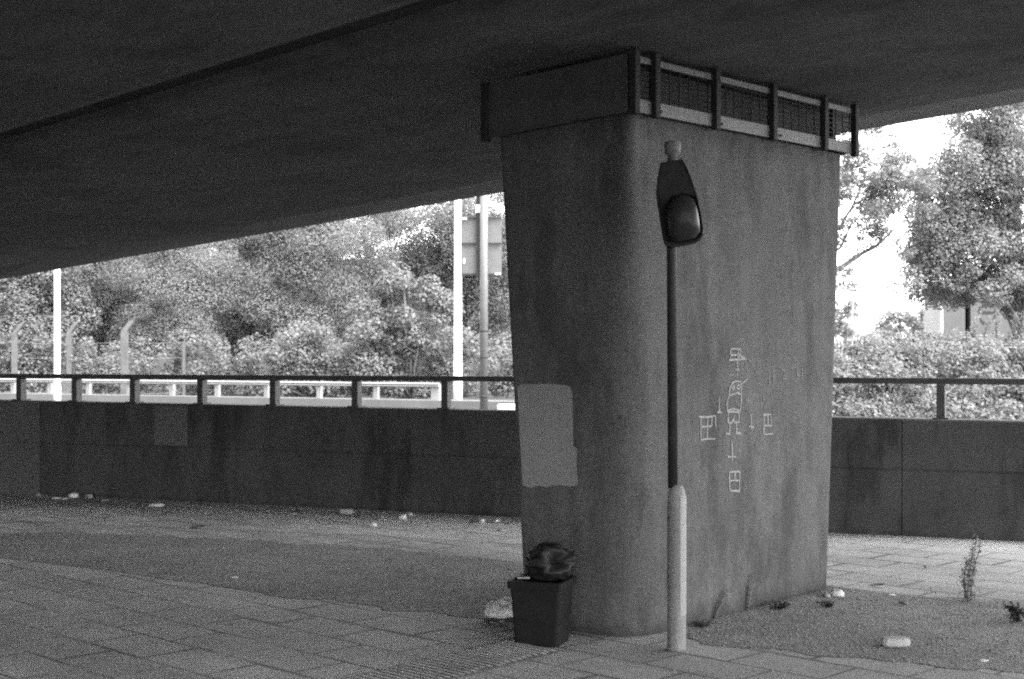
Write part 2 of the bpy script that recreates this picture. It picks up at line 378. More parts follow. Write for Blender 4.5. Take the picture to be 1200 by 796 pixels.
# ------------------------------------------------------------------ bridge decks
def deck(mb, a0, a1, b0, b1, lift=0.0, depth=1.0, tilt=0.0):
    nb = 14
    c0 = .22 if a0 > 0 else 0.01; c1 = .22 if a0 < 0 else 0.01
    sec = lambda b: [dd(a0, b, soffit(a0, b) + lift + c0 * .35), dd(a0 + c0 * .4, b, soffit(a0, b) + lift + c0 * .12), dd(a0 + c0, b, soffit(a0 + c0, b) + lift), dd(a1 - c1, b, soffit(a1 - c1, b) + lift), dd(a1 - c1 * .4, b, soffit(a1, b) + lift + c1 * .12), dd(a1, b, soffit(a1, b) + lift + c1 * .35), dd(a1, b, soffit(a1, b) + lift + depth),
                     dd(a0, b, soffit(a0, b) + lift + depth + tilt * (a1 - a0))]
    mb.loft([sec(b0 + (b1 - b0) * i / nb) for i in range(nb + 1)])
A0, AP, B0, B1 = 4.97, 9.1, -12.0, 34.0
# the cantilever wing rises, its flare shaped to shade the right-hand ground: its straight edge runs through these two points
def edge_ref(b, k): p = dd(10.04, b, soffit(10.04, b)); return Vector((p.x * k, p.y * k, EYE + (p.z - EYE) * k))
E1_, E2_ = edge_ref(4.6, 1.24), edge_ref(21.3, 1.0); E2_.z -= .12
def edge_pt(b):
    b1_, b2_ = E1_.dot(D2), E2_.dot(D2); t = (b - b1_) / (b2_ - b1_); p = E1_.lerp(E2_, t); return p.dot(D1), p.z
def wing(b): return edge_pt(b)[1]
def aw(b): return edge_pt(b)[0]
o = thing('bridge_deck', dd(7.5, 5, 3.4), 'wide concrete bridge deck resting on the graffitied pier', 'bridge')
mb = MB()
def dsec(b):
    bb_ = b
    return [dd(A0, b, soffit(A0, b) + .08), dd(A0 + .09, b, soffit(A0, b) + .026), dd(A0 + .24, b, soffit(A0 + .24, b)), dd(AP, b, soffit(AP, b)), dd(AP + .5, b, soffit(AP, b) + (wing(b) - soffit(AP, b)) * .07),
            dd(aw(b) - .06, b, wing(b) - .004), dd(aw(b), b, wing(b) + .03), dd(aw(b), b, wing(b) + .34), dd(A0, b, soffit(A0, b) + 1.0)]
mb.loft([dsec(B0 + (B1 - B0) * i / 18) for i in range(19)]); obj('deck_slab', mb, 'soffit', o)
mb = MB()
sec = lambda b: [dd(aw(b) - .28, b, wing(b) + .345), dd(aw(b) - .02, b, wing(b) + .345), dd(aw(b) - .06, b, wing(b) + .9), dd(aw(b) - .24, b, wing(b) + .9)]
mb.loft([sec(B0 + (B1 - B0) * i / 10) for i in range(11)]); obj('edge_parapet', mb, 'wall', o)
NEAR_B0 = -5.5  # unseen right end stops short to let light onto the pier's right face
o = thing('approach_deck', dd(1, 8, 3.6), 'second concrete deck alongside, its edge forming the dark seam overhead', 'bridge')
mb = MB(); deck(mb, -30, 4.83, NEAR_B0, B1, .02, .95, .0); obj('deck_slab', mb, 'soffit', o)  # stretched far behind the camera to keep the pier's left face dark
mb = MB()
sec = lambda b: [dd(4.832, b, soffit(4.9, b) + .085), dd(4.968, b, soffit(4.9, b) + .085), dd(4.968, b, soffit(4.9, b) + .5), dd(4.832, b, soffit(4.9, b) + .5)]
mb.loft([sec(NEAR_B0 + (B1 - NEAR_B0) * i / 10) for i in range(11)]); obj('joint_seal', mb, 'wall', o)

# ------------------------------------------------------------------ pier
PA, PB, PD = Vector((.684, 8.165, 0)), Vector((2.22, 9.96, 0)), Vector((.07, 8.70, 0))
PC = PD + (PB - PA) + Vector((-.05, .05, 0))
e_ = (PB - PA).normalized(); eL = (PD - PA).normalized(); nF = Vector((e_.y, -e_.x, 0)); nL = Vector((-eL.y, eL.x, 0)); nL = nL if nL.y < 0 else -nL
TA = PA - e_ * .02; TB = PB + e_ * .205; TD = PD + eL * .215; TC = TD + (TB - TA)
ZT = 3.06
def rounded(poly, tans, n=9):
    out = []
    for i, p in enumerate(poly):
        a = (poly[i - 1] - p).normalized(); c = (poly[(i + 1) % len(poly)] - p).normalized(); t = tans[i]
        p0, p2 = p + a * t, p + c * t
        for k in range(n + 1):
            s = k / n; out.append(p0 * (1 - s) ** 2 + p * 2 * s * (1 - s) + p2 * s ** 2)
    return out
base = rounded([PA, PB, PC, PD], [.30, .07, .2, .06]); top = rounded([TA, TB, TC, TD], [.07, .05, .2, .05])
pier = thing('bridge_pier', (PA + PC) / 2, 'tapering concrete pier with rounded corner, chalk drawings and a pale paint patch', 'pier')
mb = MB(); nz = 16
mb.loft([[p.lerp(q, i / nz) + UP * (-.05 + (ZT + .05) * i / nz) for p, q in zip(base, top)] for i in range(nz + 1)], smooth=False)
for i in range(len(mb.smooth)): mb.smooth[i] = len(mb.f[i]) == 4
shaft = obj('shaft', mb, 'pier', pier)
# bearing plinth between pier head and deck
mb = MB(); cx = (TA + TB + TC + TD) / 4
inner = [cx + (p - cx) * .86 for p in (TA, TB, TC, TD)]
mb.loft([[p + UP * (ZT - .02) for p in inner], [p + UP * (soffit(p.dot(D1), p.dot(D2)) + .03) for p in inner]])
obj('bearing_plinth', mb, 'dark_steel', pier)
# pale paint patch, following the left face (which leans outwards)
def on_left(u, v):
    """left face plane through PA, PD and TD"""
    n = (PD - PA).cross((TD + UP * ZT) - PA).normalized(); n = n if n.y < 0 else -n
    d = Vector(((u - 600) / F, 1, (HOR - v) / F)); o_ = Vector((0, 0, EYE)); t = (PA - o_).dot(n) / d.dot(n)
    return o_ + d * t + n * .006
mb = MB()
out = [(607, 453), (612, 450.5), (640, 450), (662, 451), (668, 453), (671, 458), (672, 480), (672.5, 523), (677, 526), (676.5, 545), (678, 568), (670, 570), (655, 568.5), (640, 571), (632, 569), (622, 571.5), (613, 568.5)]
mb.add([on_left(*p) for p in out], [list(reversed(range(len(out))))]); obj('paint_patch', mb, 'patch', pier)
# chalk drawings on the right face
def on_right(u, v):
    d = Vector(((u - 600) / F, 1, (HOR - v) / F)); o_ = Vector((0, 0, EYE)); t = (PA - o_).dot(nF) / d.dot(nF)
    return o_ + d * t + nF * .004
def stroke(mb, pts, org=(815, 395), k=6.633, w=.0105):
    P = [on_right(org[0] + x / k, org[1] + y / k) for x, y in pts]
    Q = []
    for i in range(len(P) - 1):
        for j in range(3): Q.append(P[i].lerp(P[i + 1], j / 3) + (e_ * random.uniform(-1, 1) + UP * random.uniform(-1, 1)) * .0015)
    Q.append(P[-1]); mb.ribbon(Q, w, nF)
mb = MB()
# figure: dome head, two eyes, rounded trunk, shorts, legs, feet
for s_ in ([(258, 440), (265, 390), (285, 355), (315, 342), (350, 350)], [(350, 365), (380, 345), (400, 325)],
           [(262, 395), (258, 440), (262, 455)], [(350, 365), (352, 400), (352, 450)],
           [(283, 380), (280, 400), (290, 412), (300, 400), (296, 380), (283, 380)], [(320, 375), (318, 395), (330, 405), (342, 395), (338, 372), (320, 375)],
           [(265, 455), (290, 445), (320, 435), (352, 450)], [(265, 455), (245, 485), (241, 530), (246, 580)], [(352, 450), (353, 500), (346, 555), (338, 590)],
           [(246, 570), (290, 557), (340, 570)], [(246, 585), (290, 578), (338, 588)],
           [(250, 590), (250, 665), (280, 668), (300, 610)], [(335, 590), (334, 660), (300, 665), (292, 640)],
           [(263, 672), (262, 745)], [(315, 668), (318, 745)], [(232, 752), (268, 755)], [(308, 748), (350, 748)]):
    stroke(mb, s_)
obj('chalk_figure', mb, 'chalk', pier)
def chalk(name, strokes, org=(815, 395), k=6.633, m='chalk', w=.0105):
    mb = MB()
    for s_ in strokes: stroke(mb, s_, org, k, w)
    obj(name, mb, m, pier)
o2 = (800, 390); k2 = 3.79
# arrows and gridded boxes round the figure
chalk('chalk_arrow', ([(180, 460), (181, 580)], [(165, 582), (197, 586)]))
chalk('chalk_arrow', ([(428, 600), (431, 715)], [(412, 695), (450, 700)]))
chalk('chalk_arrow', ([(322, 185), (321, 300)], [(308, 252), (335, 256)]))
chalk('chalk_arrow', ([(217, 482), (219, 572)], [(198, 550), (236, 551)]), o2, k2)
chalk('chalk_box', ([(258, 180), (390, 172)], [(270, 92), (268, 178)], [(270, 92), (345, 95)], [(345, 95), (347, 150)], [(268, 140), (350, 138)], [(330, 80), (328, 160)], [(320, 176), (345, 148), (385, 170)]))
chalk('chalk_box', ([(18, 618), (90, 625), (150, 612)], [(38, 620), (40, 800)], [(90, 625), (88, 795)], [(125, 616), (122, 690), (92, 695)], [(150, 612), (155, 700)], [(40, 700), (90, 695)], [(40, 800), (88, 793), (150, 790)]))
chalk('chalk_box', ([(525, 608), (582, 600)], [(530, 608), (527, 755)], [(582, 600), (588, 690), (560, 690)], [(560, 606), (560, 690), (530, 688)], [(525, 757), (600, 752)]))
chalk('chalk_box', ([(204, 620), (208, 702)], [(204, 620), (252, 616)], [(252, 616), (250, 705)], [(208, 702), (252, 704)], [(230, 618), (230, 660)], [(206, 658), (250, 656)]), o2, k2)
o3 = (850, 395); k3 = 8.846                          # fainter strokes: a small arrow and half worn letters
for nm, st_ in (('chalk_arrow', [[(205, 660), (250, 655)], [(235, 615), (207, 660), (235, 685)]]), ('chalk_letter', [[(290, 710), (322, 620), (345, 690)], [(305, 690), (345, 672)]]),
                ('chalk_letter', [[(362, 612), (364, 690), (385, 688)]]), ('chalk_letter', [[(392, 615), (394, 680)]]), ('chalk_letter', [[(470, 570), (476, 665)]]), ('chalk_letter', [[(448, 360), (452, 490)]]),
                ('chalk_letter', [[(510, 345), (490, 350), (492, 480), (525, 470)], [(490, 410), (515, 408)]]), ('chalk_letter', [[(575, 345), (620, 340), (590, 440), (630, 435)], [(600, 340), (625, 440)]]),
                ('chalk_letter', [[(670, 325), (710, 320)], [(690, 323), (692, 385)]]), ('chalk_letter', [[(765, 320), (735, 340), (740, 400), (770, 400)]]), ('chalk_letter', [[(795, 330), (790, 460)]]),
                ('chalk_line', [[(360, 100), (362, 210)]]), ('chalk_line', [[(30, 400), (110, 398)]]), ('chalk_line', [[(230, 235), (270, 270), (300, 330)]])):
    chalk(nm, st_, o3, k3, 'chalk_faint', .008)

# steel guard round the bearing shelf
guard = thing('bearing_guard', TA + UP * ZT, 'steel guard frame of rails and uprights boxing in the pier head', 'guard frame')
def face_pt(p, off): return p + nF * off
zb = lambda p: soffit(p.dot(D1), p.dot(D2)) - .36
zs = lambda p: soffit(p.dot(D1), p.dot(D2))
GA = TA + nF * .05 - e_ * .03; GB = TB + nF * .05 + e_ * .06
def rail(p, q, z0, z1, th, nrm):
    mb = MB(); P = []
    for x in (p, q):
        P.append([x + UP * (zs(x) + z0), x + UP * (zs(x) + z1), x - nrm * th + UP * (zs(x) + z1), x - nrm * th + UP * (zs(x) + z0)])
    return mb.loft(P)
obj('bottom_rail', rail(GA, GB, -.36, -.285, .02, nF), 'galv', guard)
obj('top_rail', rail(GA, GB, -.075, -.04, .02, nF), 'galv', guard)
def mesh_panel(p, q, nrm):
    mb = MB(); n = 26
    for i in range(n + 1):
        x = p.lerp(q, i / n) - nrm * .03; mb.box(x + UP * (zs(x) - .18), (.006, .006, .24), e_, nF)
    for j in range(7):
        h = -.28 + j * .033; c = (p + q) / 2 - nrm * .034; mb.box(c + UP * (zs(c) + h), ((q - p).length, .005, .006), (q - p).normalized(), nrm)
    return mb
obj('mesh_panel', mesh_panel(GA, GB, nF), 'dark_steel', guard)
def up_at(u):
    d = Vector(((u - 600) / F, 1, 0)); t = (GA).dot(nF) / d.dot(nF); return d * t
ups = [GA - e_ * .0] + [up_at(u) for u in (766, 837, 904, 964)] + [GB]
for p in ups:
    p = Vector((p.x, p.y, 0)); mb = MB(); c = p + nF * .012
    mb.box(c + UP * (zs(p) - .195), (.05, .045, .37), e_, nF, bev=.004); obj('upright', mb, 'dark_steel', guard)
# bolts on the bottom rail
for u in (769, 830, 840, 896, 909, 956):
    p = up_at(u + 5); mb = MB(); mb.tube([p + UP * (zs(p) - .335), p + nF * .012 + UP * (zs(p) - .335)], .008, 6); obj('bolt', mb, 'dark_steel', guard)

# the dark return of the guard across the left face and the far end
LA = TA + nL * .05 + eL * -.02; LD = TD + nL * .05 + eL * .05
obj('left_board', rail(LA, LD, -.36, -.03, .03, nL), 'board_steel', guard)
for p in (LD,):
    mb = MB(); mb.box(p + UP * (zs(p) - .20), (.05, .05, .37), eL, nL, bev=.004); obj('upright', mb, 'dark_steel', guard)
EN = e_; E0 = GB - nF * .05; E1 = TC + e_ * .06
obj('end_rail', rail(E0, E1, -.36, -.285, .02, EN), 'galv', guard)
for t in (.12, .5, .95):
    p = E0.lerp(E1, t); mb = MB(); mb.box(p + UP * (zs(p) - .20), (.045, .05, .36), nF, e_, bev=.004); obj('upright', mb, 'dark_steel', guard)

# ------------------------------------------------------------------ parapet wall and its railing
WH0, WH1 = 1.09, 1.055          # wall height in units at the left and right end of the view
def wall_h(p): s = (p - W0).dot(WD); return WH0 + (WH1 - WH0) * min(max(s / 11.4, -1), 2.0)
wl = thing('parapet_wall', W0 + WD * 6, 'dark stained concrete parapet wall running behind the pier', 'wall')
ws = wall_pt(-60) - WD * 14; we = wall_pt(1260) + WD * 16; TH = .26
seam_l = wall_pt(47); seam_r = wall_pt(1057)
def wall_run(p, q, mb, z0=0.0, z1=None, off=0.0, th=TH, k=6):
    rings = []
    for i in range(k + 1):
        x = p.lerp(q, i / k) - WN * off; h = wall_h(x) if z1 is None else z1
        rings.append([x + UP * z0, x + UP * h, x - WN * th + UP * h, x - WN * th + UP * z0])
    return mb.loft(rings)
GR = .60                        # height of the horizontal joint
mb = MB()
for p, q in ((seam_l + WD * .006, seam_r - WD * .004), (seam_r + WD * .004, we)):
    rings = [[x + UP * -.05, x + UP * (GR - .009), x - WN * .013 + UP * (GR - .006), x - WN * .013 + UP * (GR + .006), x + UP * (GR + .009), x + UP * (wall_h(x) - .012), x - WN * .012 + UP * wall_h(x), x - WN * TH + UP * wall_h(x), x - WN * TH + UP * -.05] for x in [p.lerp(q, i / 8) for i in range(9)]]
    mb.loft(rings)
obj('wall_panel', mb, 'wall', wl)
mb = MB(); p, q = ws, seam_l - WD * .006
rings = [[x + UP * -.05, x + UP * (GR - .009), x - WN * .013 + UP * (GR - .006), x - WN * .013 + UP * (GR + .006), x + UP * (GR + .009), x + UP * (wall_h(x) - .012), x - WN * .012 + UP * wall_h(x), x - WN * TH + UP * wall_h(x), x - WN * TH + UP * -.05] for x in [p.lerp(q, i / 8) for i in range(9)]]
mb.loft(rings); obj('wall_panel', mb, 'wall_pale', wl)
mb = MB(); p, q = wall_pt(181), wall_pt(220)
mb.add([p + WN * .004 + UP * (GR + .02), q + WN * .004 + UP * (GR + .02), q + WN * .004 + UP * (wall_h(q) - .02), p + WN * .004 + UP * (wall_h(p) - .02)], [(0, 1, 2, 3)])
obj('paint_patch', mb, 'wall_pale', wl)
mb = MB()                                              # seam filler so no light leaks through the joints
for s_ in (seam_l, seam_r): mb.box(s_ - WN * (TH / 2 + .02) + UP * .5, (.06, TH - .08, 1.04), WD, WN)
obj('joint_filler', mb, 'wall', wl)

RO = .13
rl = thing('railing', W0 + WD * 6 - WN * RO + UP * 1.07, 'dark steel handrail on flat posts along the parapet wall', 'railing')
def rail_z(p):
    s = (p - W0).dot(WD); u = 600 + F * p.x / p.y; v = np.interp(u, [-200, 0, 600, 985, 1200, 1500], [436.5, 438, 441, 442.3, 443.8, 446])
    return EYE + (HOR - v) / F * p.y
rings = []
for i in range(41):
    x = ws.lerp(we, i / 40) - WN * RO
    z = rail_z(x); rings.append([x + WN * .035 + UP * z, x - WN * .035 + UP * z, x - WN * .035 + UP * (z - .055), x + WN * .035 + UP * (z - .055)])
mb = MB(); mb.loft(rings); obj('top_rail', mb, 'rail_steel', rl)
for u in (-50, 25, 90, 158, 237, 322, 418, 523, 640, 770, 930, 1103, 1290):
    p = wall_pt(u, RO); z = rail_z(p) - .055; h = wall_h(p)
    mb = MB(); mb.box(p + UP * ((z + h - .01) / 2), (.075, .10, z - h + .01), WD, WN, bev=.004); mb.box(p + UP * (h + .008), (.14, .16, .016), WD, WN)
    obj('post', mb, 'rail_steel', rl)

# ------------------------------------------------------------------ lamp post with hanging lantern
LB = G(793, 762); YL = LB.y
lp = thing('lamp_post', LB, 'old lamp post with black upper tube, pale peeling lower sleeve and drooping lantern', 'lamp post')
def lz(v): return EYE + (HOR - v) / F * YL
def lx(u): return (u - 600) / F * YL
mb = MB(); oct_ = 16; r_ = .052
prof = [(0, r_ * 1.02), (.02, r_), (.83, r_ * .98), (.875, r_ * .93), (.905, r_ * .72), (.92, r_ * .55)]
mb.tube([LB + UP * z for z, r in prof], [r for z, r in prof], 20); obj('sleeve', mb, 'sleeve', lp)
# raised service door and pale paint remnants on the sleeve, doubling as its lit right edge
def shell(a0, a1, z0, z1, r, n=8):
    mb = MB(); V = []
    for z in (z0, z1):
        for i in range(n + 1):
            a = a0 + (a1 - a0) * i / n; V.append(LB + Vector((math.cos(a) * r, math.sin(a) * r, z)))
    return mb.add(V, [(i, i + 1, n + 2 + i, n + 1 + i) for i in range(n)], True)
M['sleeve_door'] = mat('sleeve_door', .15, .6, [(3, .15, 4), (30, .2, 4)])
obj('service_door', shell(R(190), R(285), .34, .80, r_ + .004), 'sleeve_door', lp)
obj('pale_lit_side', shell(R(-75), R(40), .20, .86, r_ + .0015), 'sleeve_pale', lp)
mb = MB(); c = LB + Vector((math.cos(R(215)), math.sin(R(215)), 0)) * (r_ + .002) + UP * .74
mb.tube([c, c + Vector((math.cos(R(215)), math.sin(R(215)), 0)) * .006], .007, 8); obj('door_lock', mb, 'black_paint', lp)
mb = MB(); mb.tube([LB + UP * .9 + Vector((lx(788.5) - LB.x, 0, 0)), LB + UP * (lz(286)) + Vector((lx(787) - LB.x, 0, 0)), LB + UP * lz(185) + Vector((lx(788) - LB.x, .0, 0))], .0275, 14)
obj('upper_tube', mb, 'black_paint', lp)
mb = MB(); cx_, cy_ = lx(787.5), YL
prof = [(192, .022), (184, .026), (182, .042), (169, .047), (167, .040)]
mb.tube([Vector((cx_, cy_ - .03, lz(v))) for v, r in prof], [r for v, r in prof], 16); obj('cap', mb, 'cap_grey', lp)
# lantern: outline lofted to a shallow curved canopy behind, open rim in front, bowl
outl = [(772, 194), (780.6, 192.7), (796.6, 189.5), (803, 201), (808, 214), (814.7, 235), (818.5, 253), (821, 270), (820.5, 279), (817, 284), (812.6, 286.7), (803, 289), (793, 291), (784, 291.5), (778.4, 290), (776, 286), (774, 276), (771.5, 260), (769, 244), (767, 229), (768.5, 212)]
oc = Vector((lx(793), 0, lz(246)))
def lring(k, y): return [Vector((lx(u), 0, lz(v))).lerp(oc, 1 - k) + Vector((0, y, 0)) for u, v in outl]
# the lantern swings forward of its post: it hangs on the cap bracket
y0 = YL - .035
lant = obj('lantern', MB().loft([lring(.78, y0 + .01), lring(.93, y0 - .012), lring(1.0, y0 - .045), lring(1.0, y0 - .075), lring(.985, y0 - .085), lring(.93, y0 - .085), lring(.90, y0 - .06)], True, False, True), 'lamp_body', lp)
mb = MB(); mb.add([p for p in lring(.905, y0 - .055)], [list(range(len(outl)))]); obj('reflector', mb, 'lamp_body', lant)
# upper half of the canopy underside is a closed gear cover
mb = MB(); cov = [(774, 196), (781, 195), (796, 192.5), (806, 215), (812, 234), (806, 231), (796, 229), (785, 232), (776, 242), (772, 244), (769.5, 229), (771, 212)]
mb.loft([[Vector((lx(u), y0 - .055, lz(v))) for u, v in cov], [Vector((lx(u), y0 - .082, lz(v))) for u, v in cov]]); obj('gear_cover', mb, 'lamp_body', lant)
bowl = [(778, 262), (777.5, 250), (780, 241), (786, 234), (795, 230.5), (804, 232), (810, 238), (813.5, 248), (816, 262), (817, 275), (812, 281), (803, 284), (793, 285.5), (784, 285), (780, 278)]
bc = Vector((lx(796), 0, lz(258)))
def bring(k, y): return [Vector((lx(u), 0, lz(v))).lerp(bc, 1 - k) + Vector((0, y, 0)) for u, v in bowl]
mb = MB(); mb.loft([bring(1, y0 - .07), bring(.99, y0 - .10), bring(.93, y0 - .13), bring(.78, y0 - .155), bring(.5, y0 - .172), bring(.2, y0 - .18)], False, True, True)
obj('glass_bowl', mb, 'lamp_glass', lant)

# ------------------------------------------------------------------ crumpled things
def blob(c, rad, amp=.3, freq=2.2, seed=0, n=(14, 20), flat=0.0, dent=None, rz=0.0, crease=True):
    mb = MB(); rings = []; c = Vector(c); cr, sr = math.cos(rz), math.sin(rz)
    for i in range(1, n[0]):
        th = math.pi * i / n[0]; rg = []
        for j in range(n[1]):
            ph = 2 * math.pi * j / n[1]; d = Vector((math.sin(th) * math.cos(ph), math.sin(th) * math.sin(ph), math.cos(th)))
            q = d * freq + Vector((seed * 7.3, seed * 3.1, seed))
            h = mnoise.fractal(q, 1, 2, 4)
            if crease: h = .5 - abs(h) * 1.6 + .5 * mnoise.noise(q * .6)
            k = 1 + amp * h
            if dent: k *= 1 - dent[1] * max(0, d.dot(dent[0]) - dent[2]) / (1 - dent[2])
            p = Vector((d.x * rad[0], d.y * rad[1], d.z * rad[2])) * k
            p = Vector((p.x * cr - p.y * sr, p.x * sr + p.y * cr, max(p.z, -rad[2] * (1 - flat))))
            rg.append(c + p)
        rings.append(rg)
    return mb.loft(rings, True, True, True)

# litter bin: square tapered tub with a rim
FL, FR = G(602.5, 756), G(653, 759.5); fx = (FR - FL).normalized(); fy = Vector((-fx.y, fx.x, 0)); BW, BD, BH = (FR - FL).length, .25, .365
BC = FL + fx * BW / 2 + fy * BD / 2
bn = thing('litter_bin', BC, 'black square tapered litter bin against the pier', 'bin')
def sq(wx, wy, z, r=.02, n=3):
    out = []
    for sx, sy, a0 in ((1, -1, -90), (1, 1, 0), (-1, 1, 90), (-1, -1, 180)):
        for k in range(n + 1):
            a = R(a0 + 90 * k / n); out.append(BC + fx * (sx * (wx / 2 - r) + math.cos(a) * r) + fy * (sy * (wy / 2 - r) + math.sin(a) * r) + UP * z)
    return out
k_ = 1.17
mb = MB(); mb.loft([sq(BW, BD, 0), sq(BW * (1 + (k_ - 1) * .5), BD * 1.1, BH * .5), sq(BW * k_, BD * 1.2, BH - .005), sq(BW * k_ * .96, BD * 1.15, BH - .005), sq(BW * 1.1, BD * 1.05, BH * .75)], True, True); obj('tub', mb, 'bin', bn)
mb = MB(); mb.loft([sq(BW * k_ + .006, BD * 1.2 + .006, BH - .045), sq(BW * k_ + .025, BD * 1.2 + .025, BH - .042), sq(BW * k_ + .025, BD * 1.2 + .025, BH), sq(BW * k_ * .94, BD * 1.12, BH + .002), sq(BW * k_ * .94, BD * 1.12, BH - .03)], False, False); obj('rim', mb, 'bin', bn)
# black bag slumped on the bin with a gaping mouth
bp_ = BC + fx * .045 + fy * .02 + UP * (BH + .085)
mb = blob(bp_, (.135, .12, .105), .26, 1.7, 5, (34, 44), .15, (Vector((.30, -.90, .30)).normalized(), .72, .80))
tag(obj('bin_bag', mb, 'bag_black', None, BC + UP * BH), 'crumpled shiny black bag with gaping mouth slumped on top of the bin', 'bag')
cp = G(590, 727)
mb = blob(cp + UP * .05, (.115, .10, .08), .28, 2.0, 12, (22, 30), .25)
tag(obj('plastic_bag', mb, 'bag_pale', None, cp), 'crumpled pale plastic bag lying behind the bin', 'bag')
mb = blob(cp + Vector((.02, -.04, .02)), (.13, .08, .025), .3, 2.4, 14, (10, 20), .3)
tag(obj('dark_cloth', mb, 'darklitter', None, cp + Vector((.02, -.04, 0))), 'dark crumpled rag on the paving under the pale bag', 'rag')
mb = MB(); mb.box(BC - fx * .095 - fy * .05 + UP * (BH + .008), (.07, .05, .008), (fx + fy * .3).normalized(), (fy - fx * .3).normalized()); tag(obj('card_scrap', mb, 'card', None, BC - fx * .095 + UP * BH), 'pale scrap lying on the left rim of the bin', 'litter')

# ------------------------------------------------------------------ litter along the wall (each piece is a thing)
def litter(kind, u, v, size, label, seed, m=None, grp='litter at the foot of the wall'):
    p = G(u, v); s = size * 1.05; rz = seed * 1.7
    if kind == 'paper':
        o = obj('crumpled_paper', blob(p + UP * s * .22, (s * .5, s * .4, s * .3), .45, 2.5, seed, (10, 14), .3, None, rz), m or 'paper', None, p)
    elif kind == 'flat':
        o = obj('paper_sheet', blob(p + UP * s * .08, (s * .5, s * .35, s * .12), .4, 2.5, seed, (8, 16), .35, None, 0), m or 'paper', None, p)
    elif kind == 'can':
        mb = MB(); d = Vector((math.cos(rz), math.sin(rz), 0)); r = s * .27; c = p + UP * r
        mb.tube([c - d * s * .5, c - d * s * .45, c - d * s * .1, c + d * s * .1, c + d * s * .45, c + d * s * .5], [r * .8, r, r * .95, r * .85, r, r * .8], 12); o = obj('drink_can', mb, m or 'can', None, p)
    elif kind == 'carton':
        mb = MB(); d = Vector((math.cos(rz), math.sin(rz), 0)); q = Vector((-d.y, d.x, 0)); mb.box(p + UP * s * .19, (s, s * .45, s * .36), d, q, bev=s * .04); mb.prism([p + d * s * .5 - q * s * .2 + UP * .01, p + d * s * .5 + q * s * .2 + UP * .01, p + d * s * .75 + UP * s * .18], UP * .006); o = obj('carton', mb, m or 'card', None, p)
    elif kind == 'cup':
        mb = MB(); d = Vector((math.cos(rz), math.sin(rz), .12)).normalized(); mb.tube([p + UP * s * .3 - d * s * .5, p + UP * s * .3 + d * s * .4, p + UP * s * .3 + d * s * .42, p + UP * s * .3 + d * s * .1], [s * .24, s * .33, s * .30, s * .22], 12); o = obj('paper_cup', mb, m or 'paper', None, p)
    elif kind == 'twig':
        mb = MB(); d = Vector((math.cos(rz), math.sin(rz) * .4, 0)); mb.tube([p - d * s * .5 + UP * .01, p + UP * .02, p + d * s * .3 + UP * .012, p + d * s * .55 + UP * .025], [.006, .008, .006, .003], 6); mb.tube([p + UP * .02, p + d * s * .2 + Vector((0, .02, .04))], [.006, .003], 6); o = obj('twig', mb, m or 'darklitter', None, p)
    elif kind == 'leaf':
        mb = MB(); d = Vector((math.cos(rz), math.sin(rz), 0)); q = Vector((-d.y, d.x, 0)); z = UP * .012
        mb.loft([[p - d * s * .5 + z * .4, p - d * s * .1 + q * s * .22 + z * 1.6, p + d * s * .3 + q * s * .15 + z, p + d * s * .5 + z * 2.2, p + d * s * .3 - q * s * .15 + z * 1.4, p - d * s * .1 - q * s * .22 + z],
                 [x + UP * .004 for x in [p - d * s * .5 + z * .4, p - d * s * .1 + q * s * .22 + z * 1.6, p + d * s * .3 + q * s * .15 + z, p + d * s * .5 + z * 2.2, p + d * s * .3 - q * s * .15 + z * 1.4, p - d * s * .1 - q * s * .22 + z]]]); o = obj('dead_leaf', mb, m or 'darklitter', None, p)
    tag(o, label, 'litter', grp); return o
for a_ in (('paper', 45, 581, .06, 'small pale crumple at the far left foot of the wall', 1, 'card'),
           ('flat', 66, 584.5, .09, 'thin white scrap first right of the pale wall panel', 2, None),
           ('flat', 76, 585, .07, 'white scrap just left of the brightest paper', 3, None),
           ('paper', 86, 583.5, .10, 'bright white crumpled paper among the scraps left along the wall', 4, None),
           ('carton', 104, 583.5, .11, 'grey flattened carton beside the bright white paper', 5, None),
           ('flat', 123, 587, .08, 'dull grey scrap right of the flattened carton', 6, 'card'),
           ('flat', 183, 593.5, .16, 'lone flat white sheet on the paving near the wall', 7, None),
           ('leaf', 163, 593, .08, 'dark curled leaf left of the lone white sheet', 8, None),
           ('twig', 350, 601, .20, 'dark twig tangle at the wall foot left of the carton', 9, None),
           ('flat', 343, 603, .08, 'pale scrap under the dark twig', 10, 'card'),
           ('carton', 406, 602, .12, 'largest pale carton at the foot of the wall', 0, 'stone'),
           ('can', 421, 606, .08, 'dark drink can right of the large pale carton', 12, 'darklitter'),
           ('cup', 437, 618, .07, 'white paper cup standing out farthest from the wall', 13, None),
           ('paper', 447, 608, .055, 'small grey crumple above the white cup', 14, 'card'),
           ('cup', 472, 609, .075, 'bright white cup with dark side near the wall', 15, None),
           ('paper', 480, 604.5, .06, 'small pale paper behind the bright white cup', 16, None),
           ('can', 556, 613, .07, 'dark crushed can left of the small white paper near the pier', 17, 'darklitter'),
           ('paper', 564, 612.5, .07, 'small white paper beside the dark crushed can', 18, None),
           ('can', 583, 613, .07, 'grey crushed can nearest the pier at the wall foot', 19, None),
           ('flat', 588, 622, .08, 'pale scrap on the paving just left of the pier', 20, 'stone'),
           ('leaf', 550, 616, .045, 'tiny dark leaf in front of the dark crushed can', 21, None),
           ('leaf', 232, 619, .16, 'dark leaf on the pale paving strip in front of the wall', 22, None)):
    litter(*a_[:5], a_[5], a_[6])
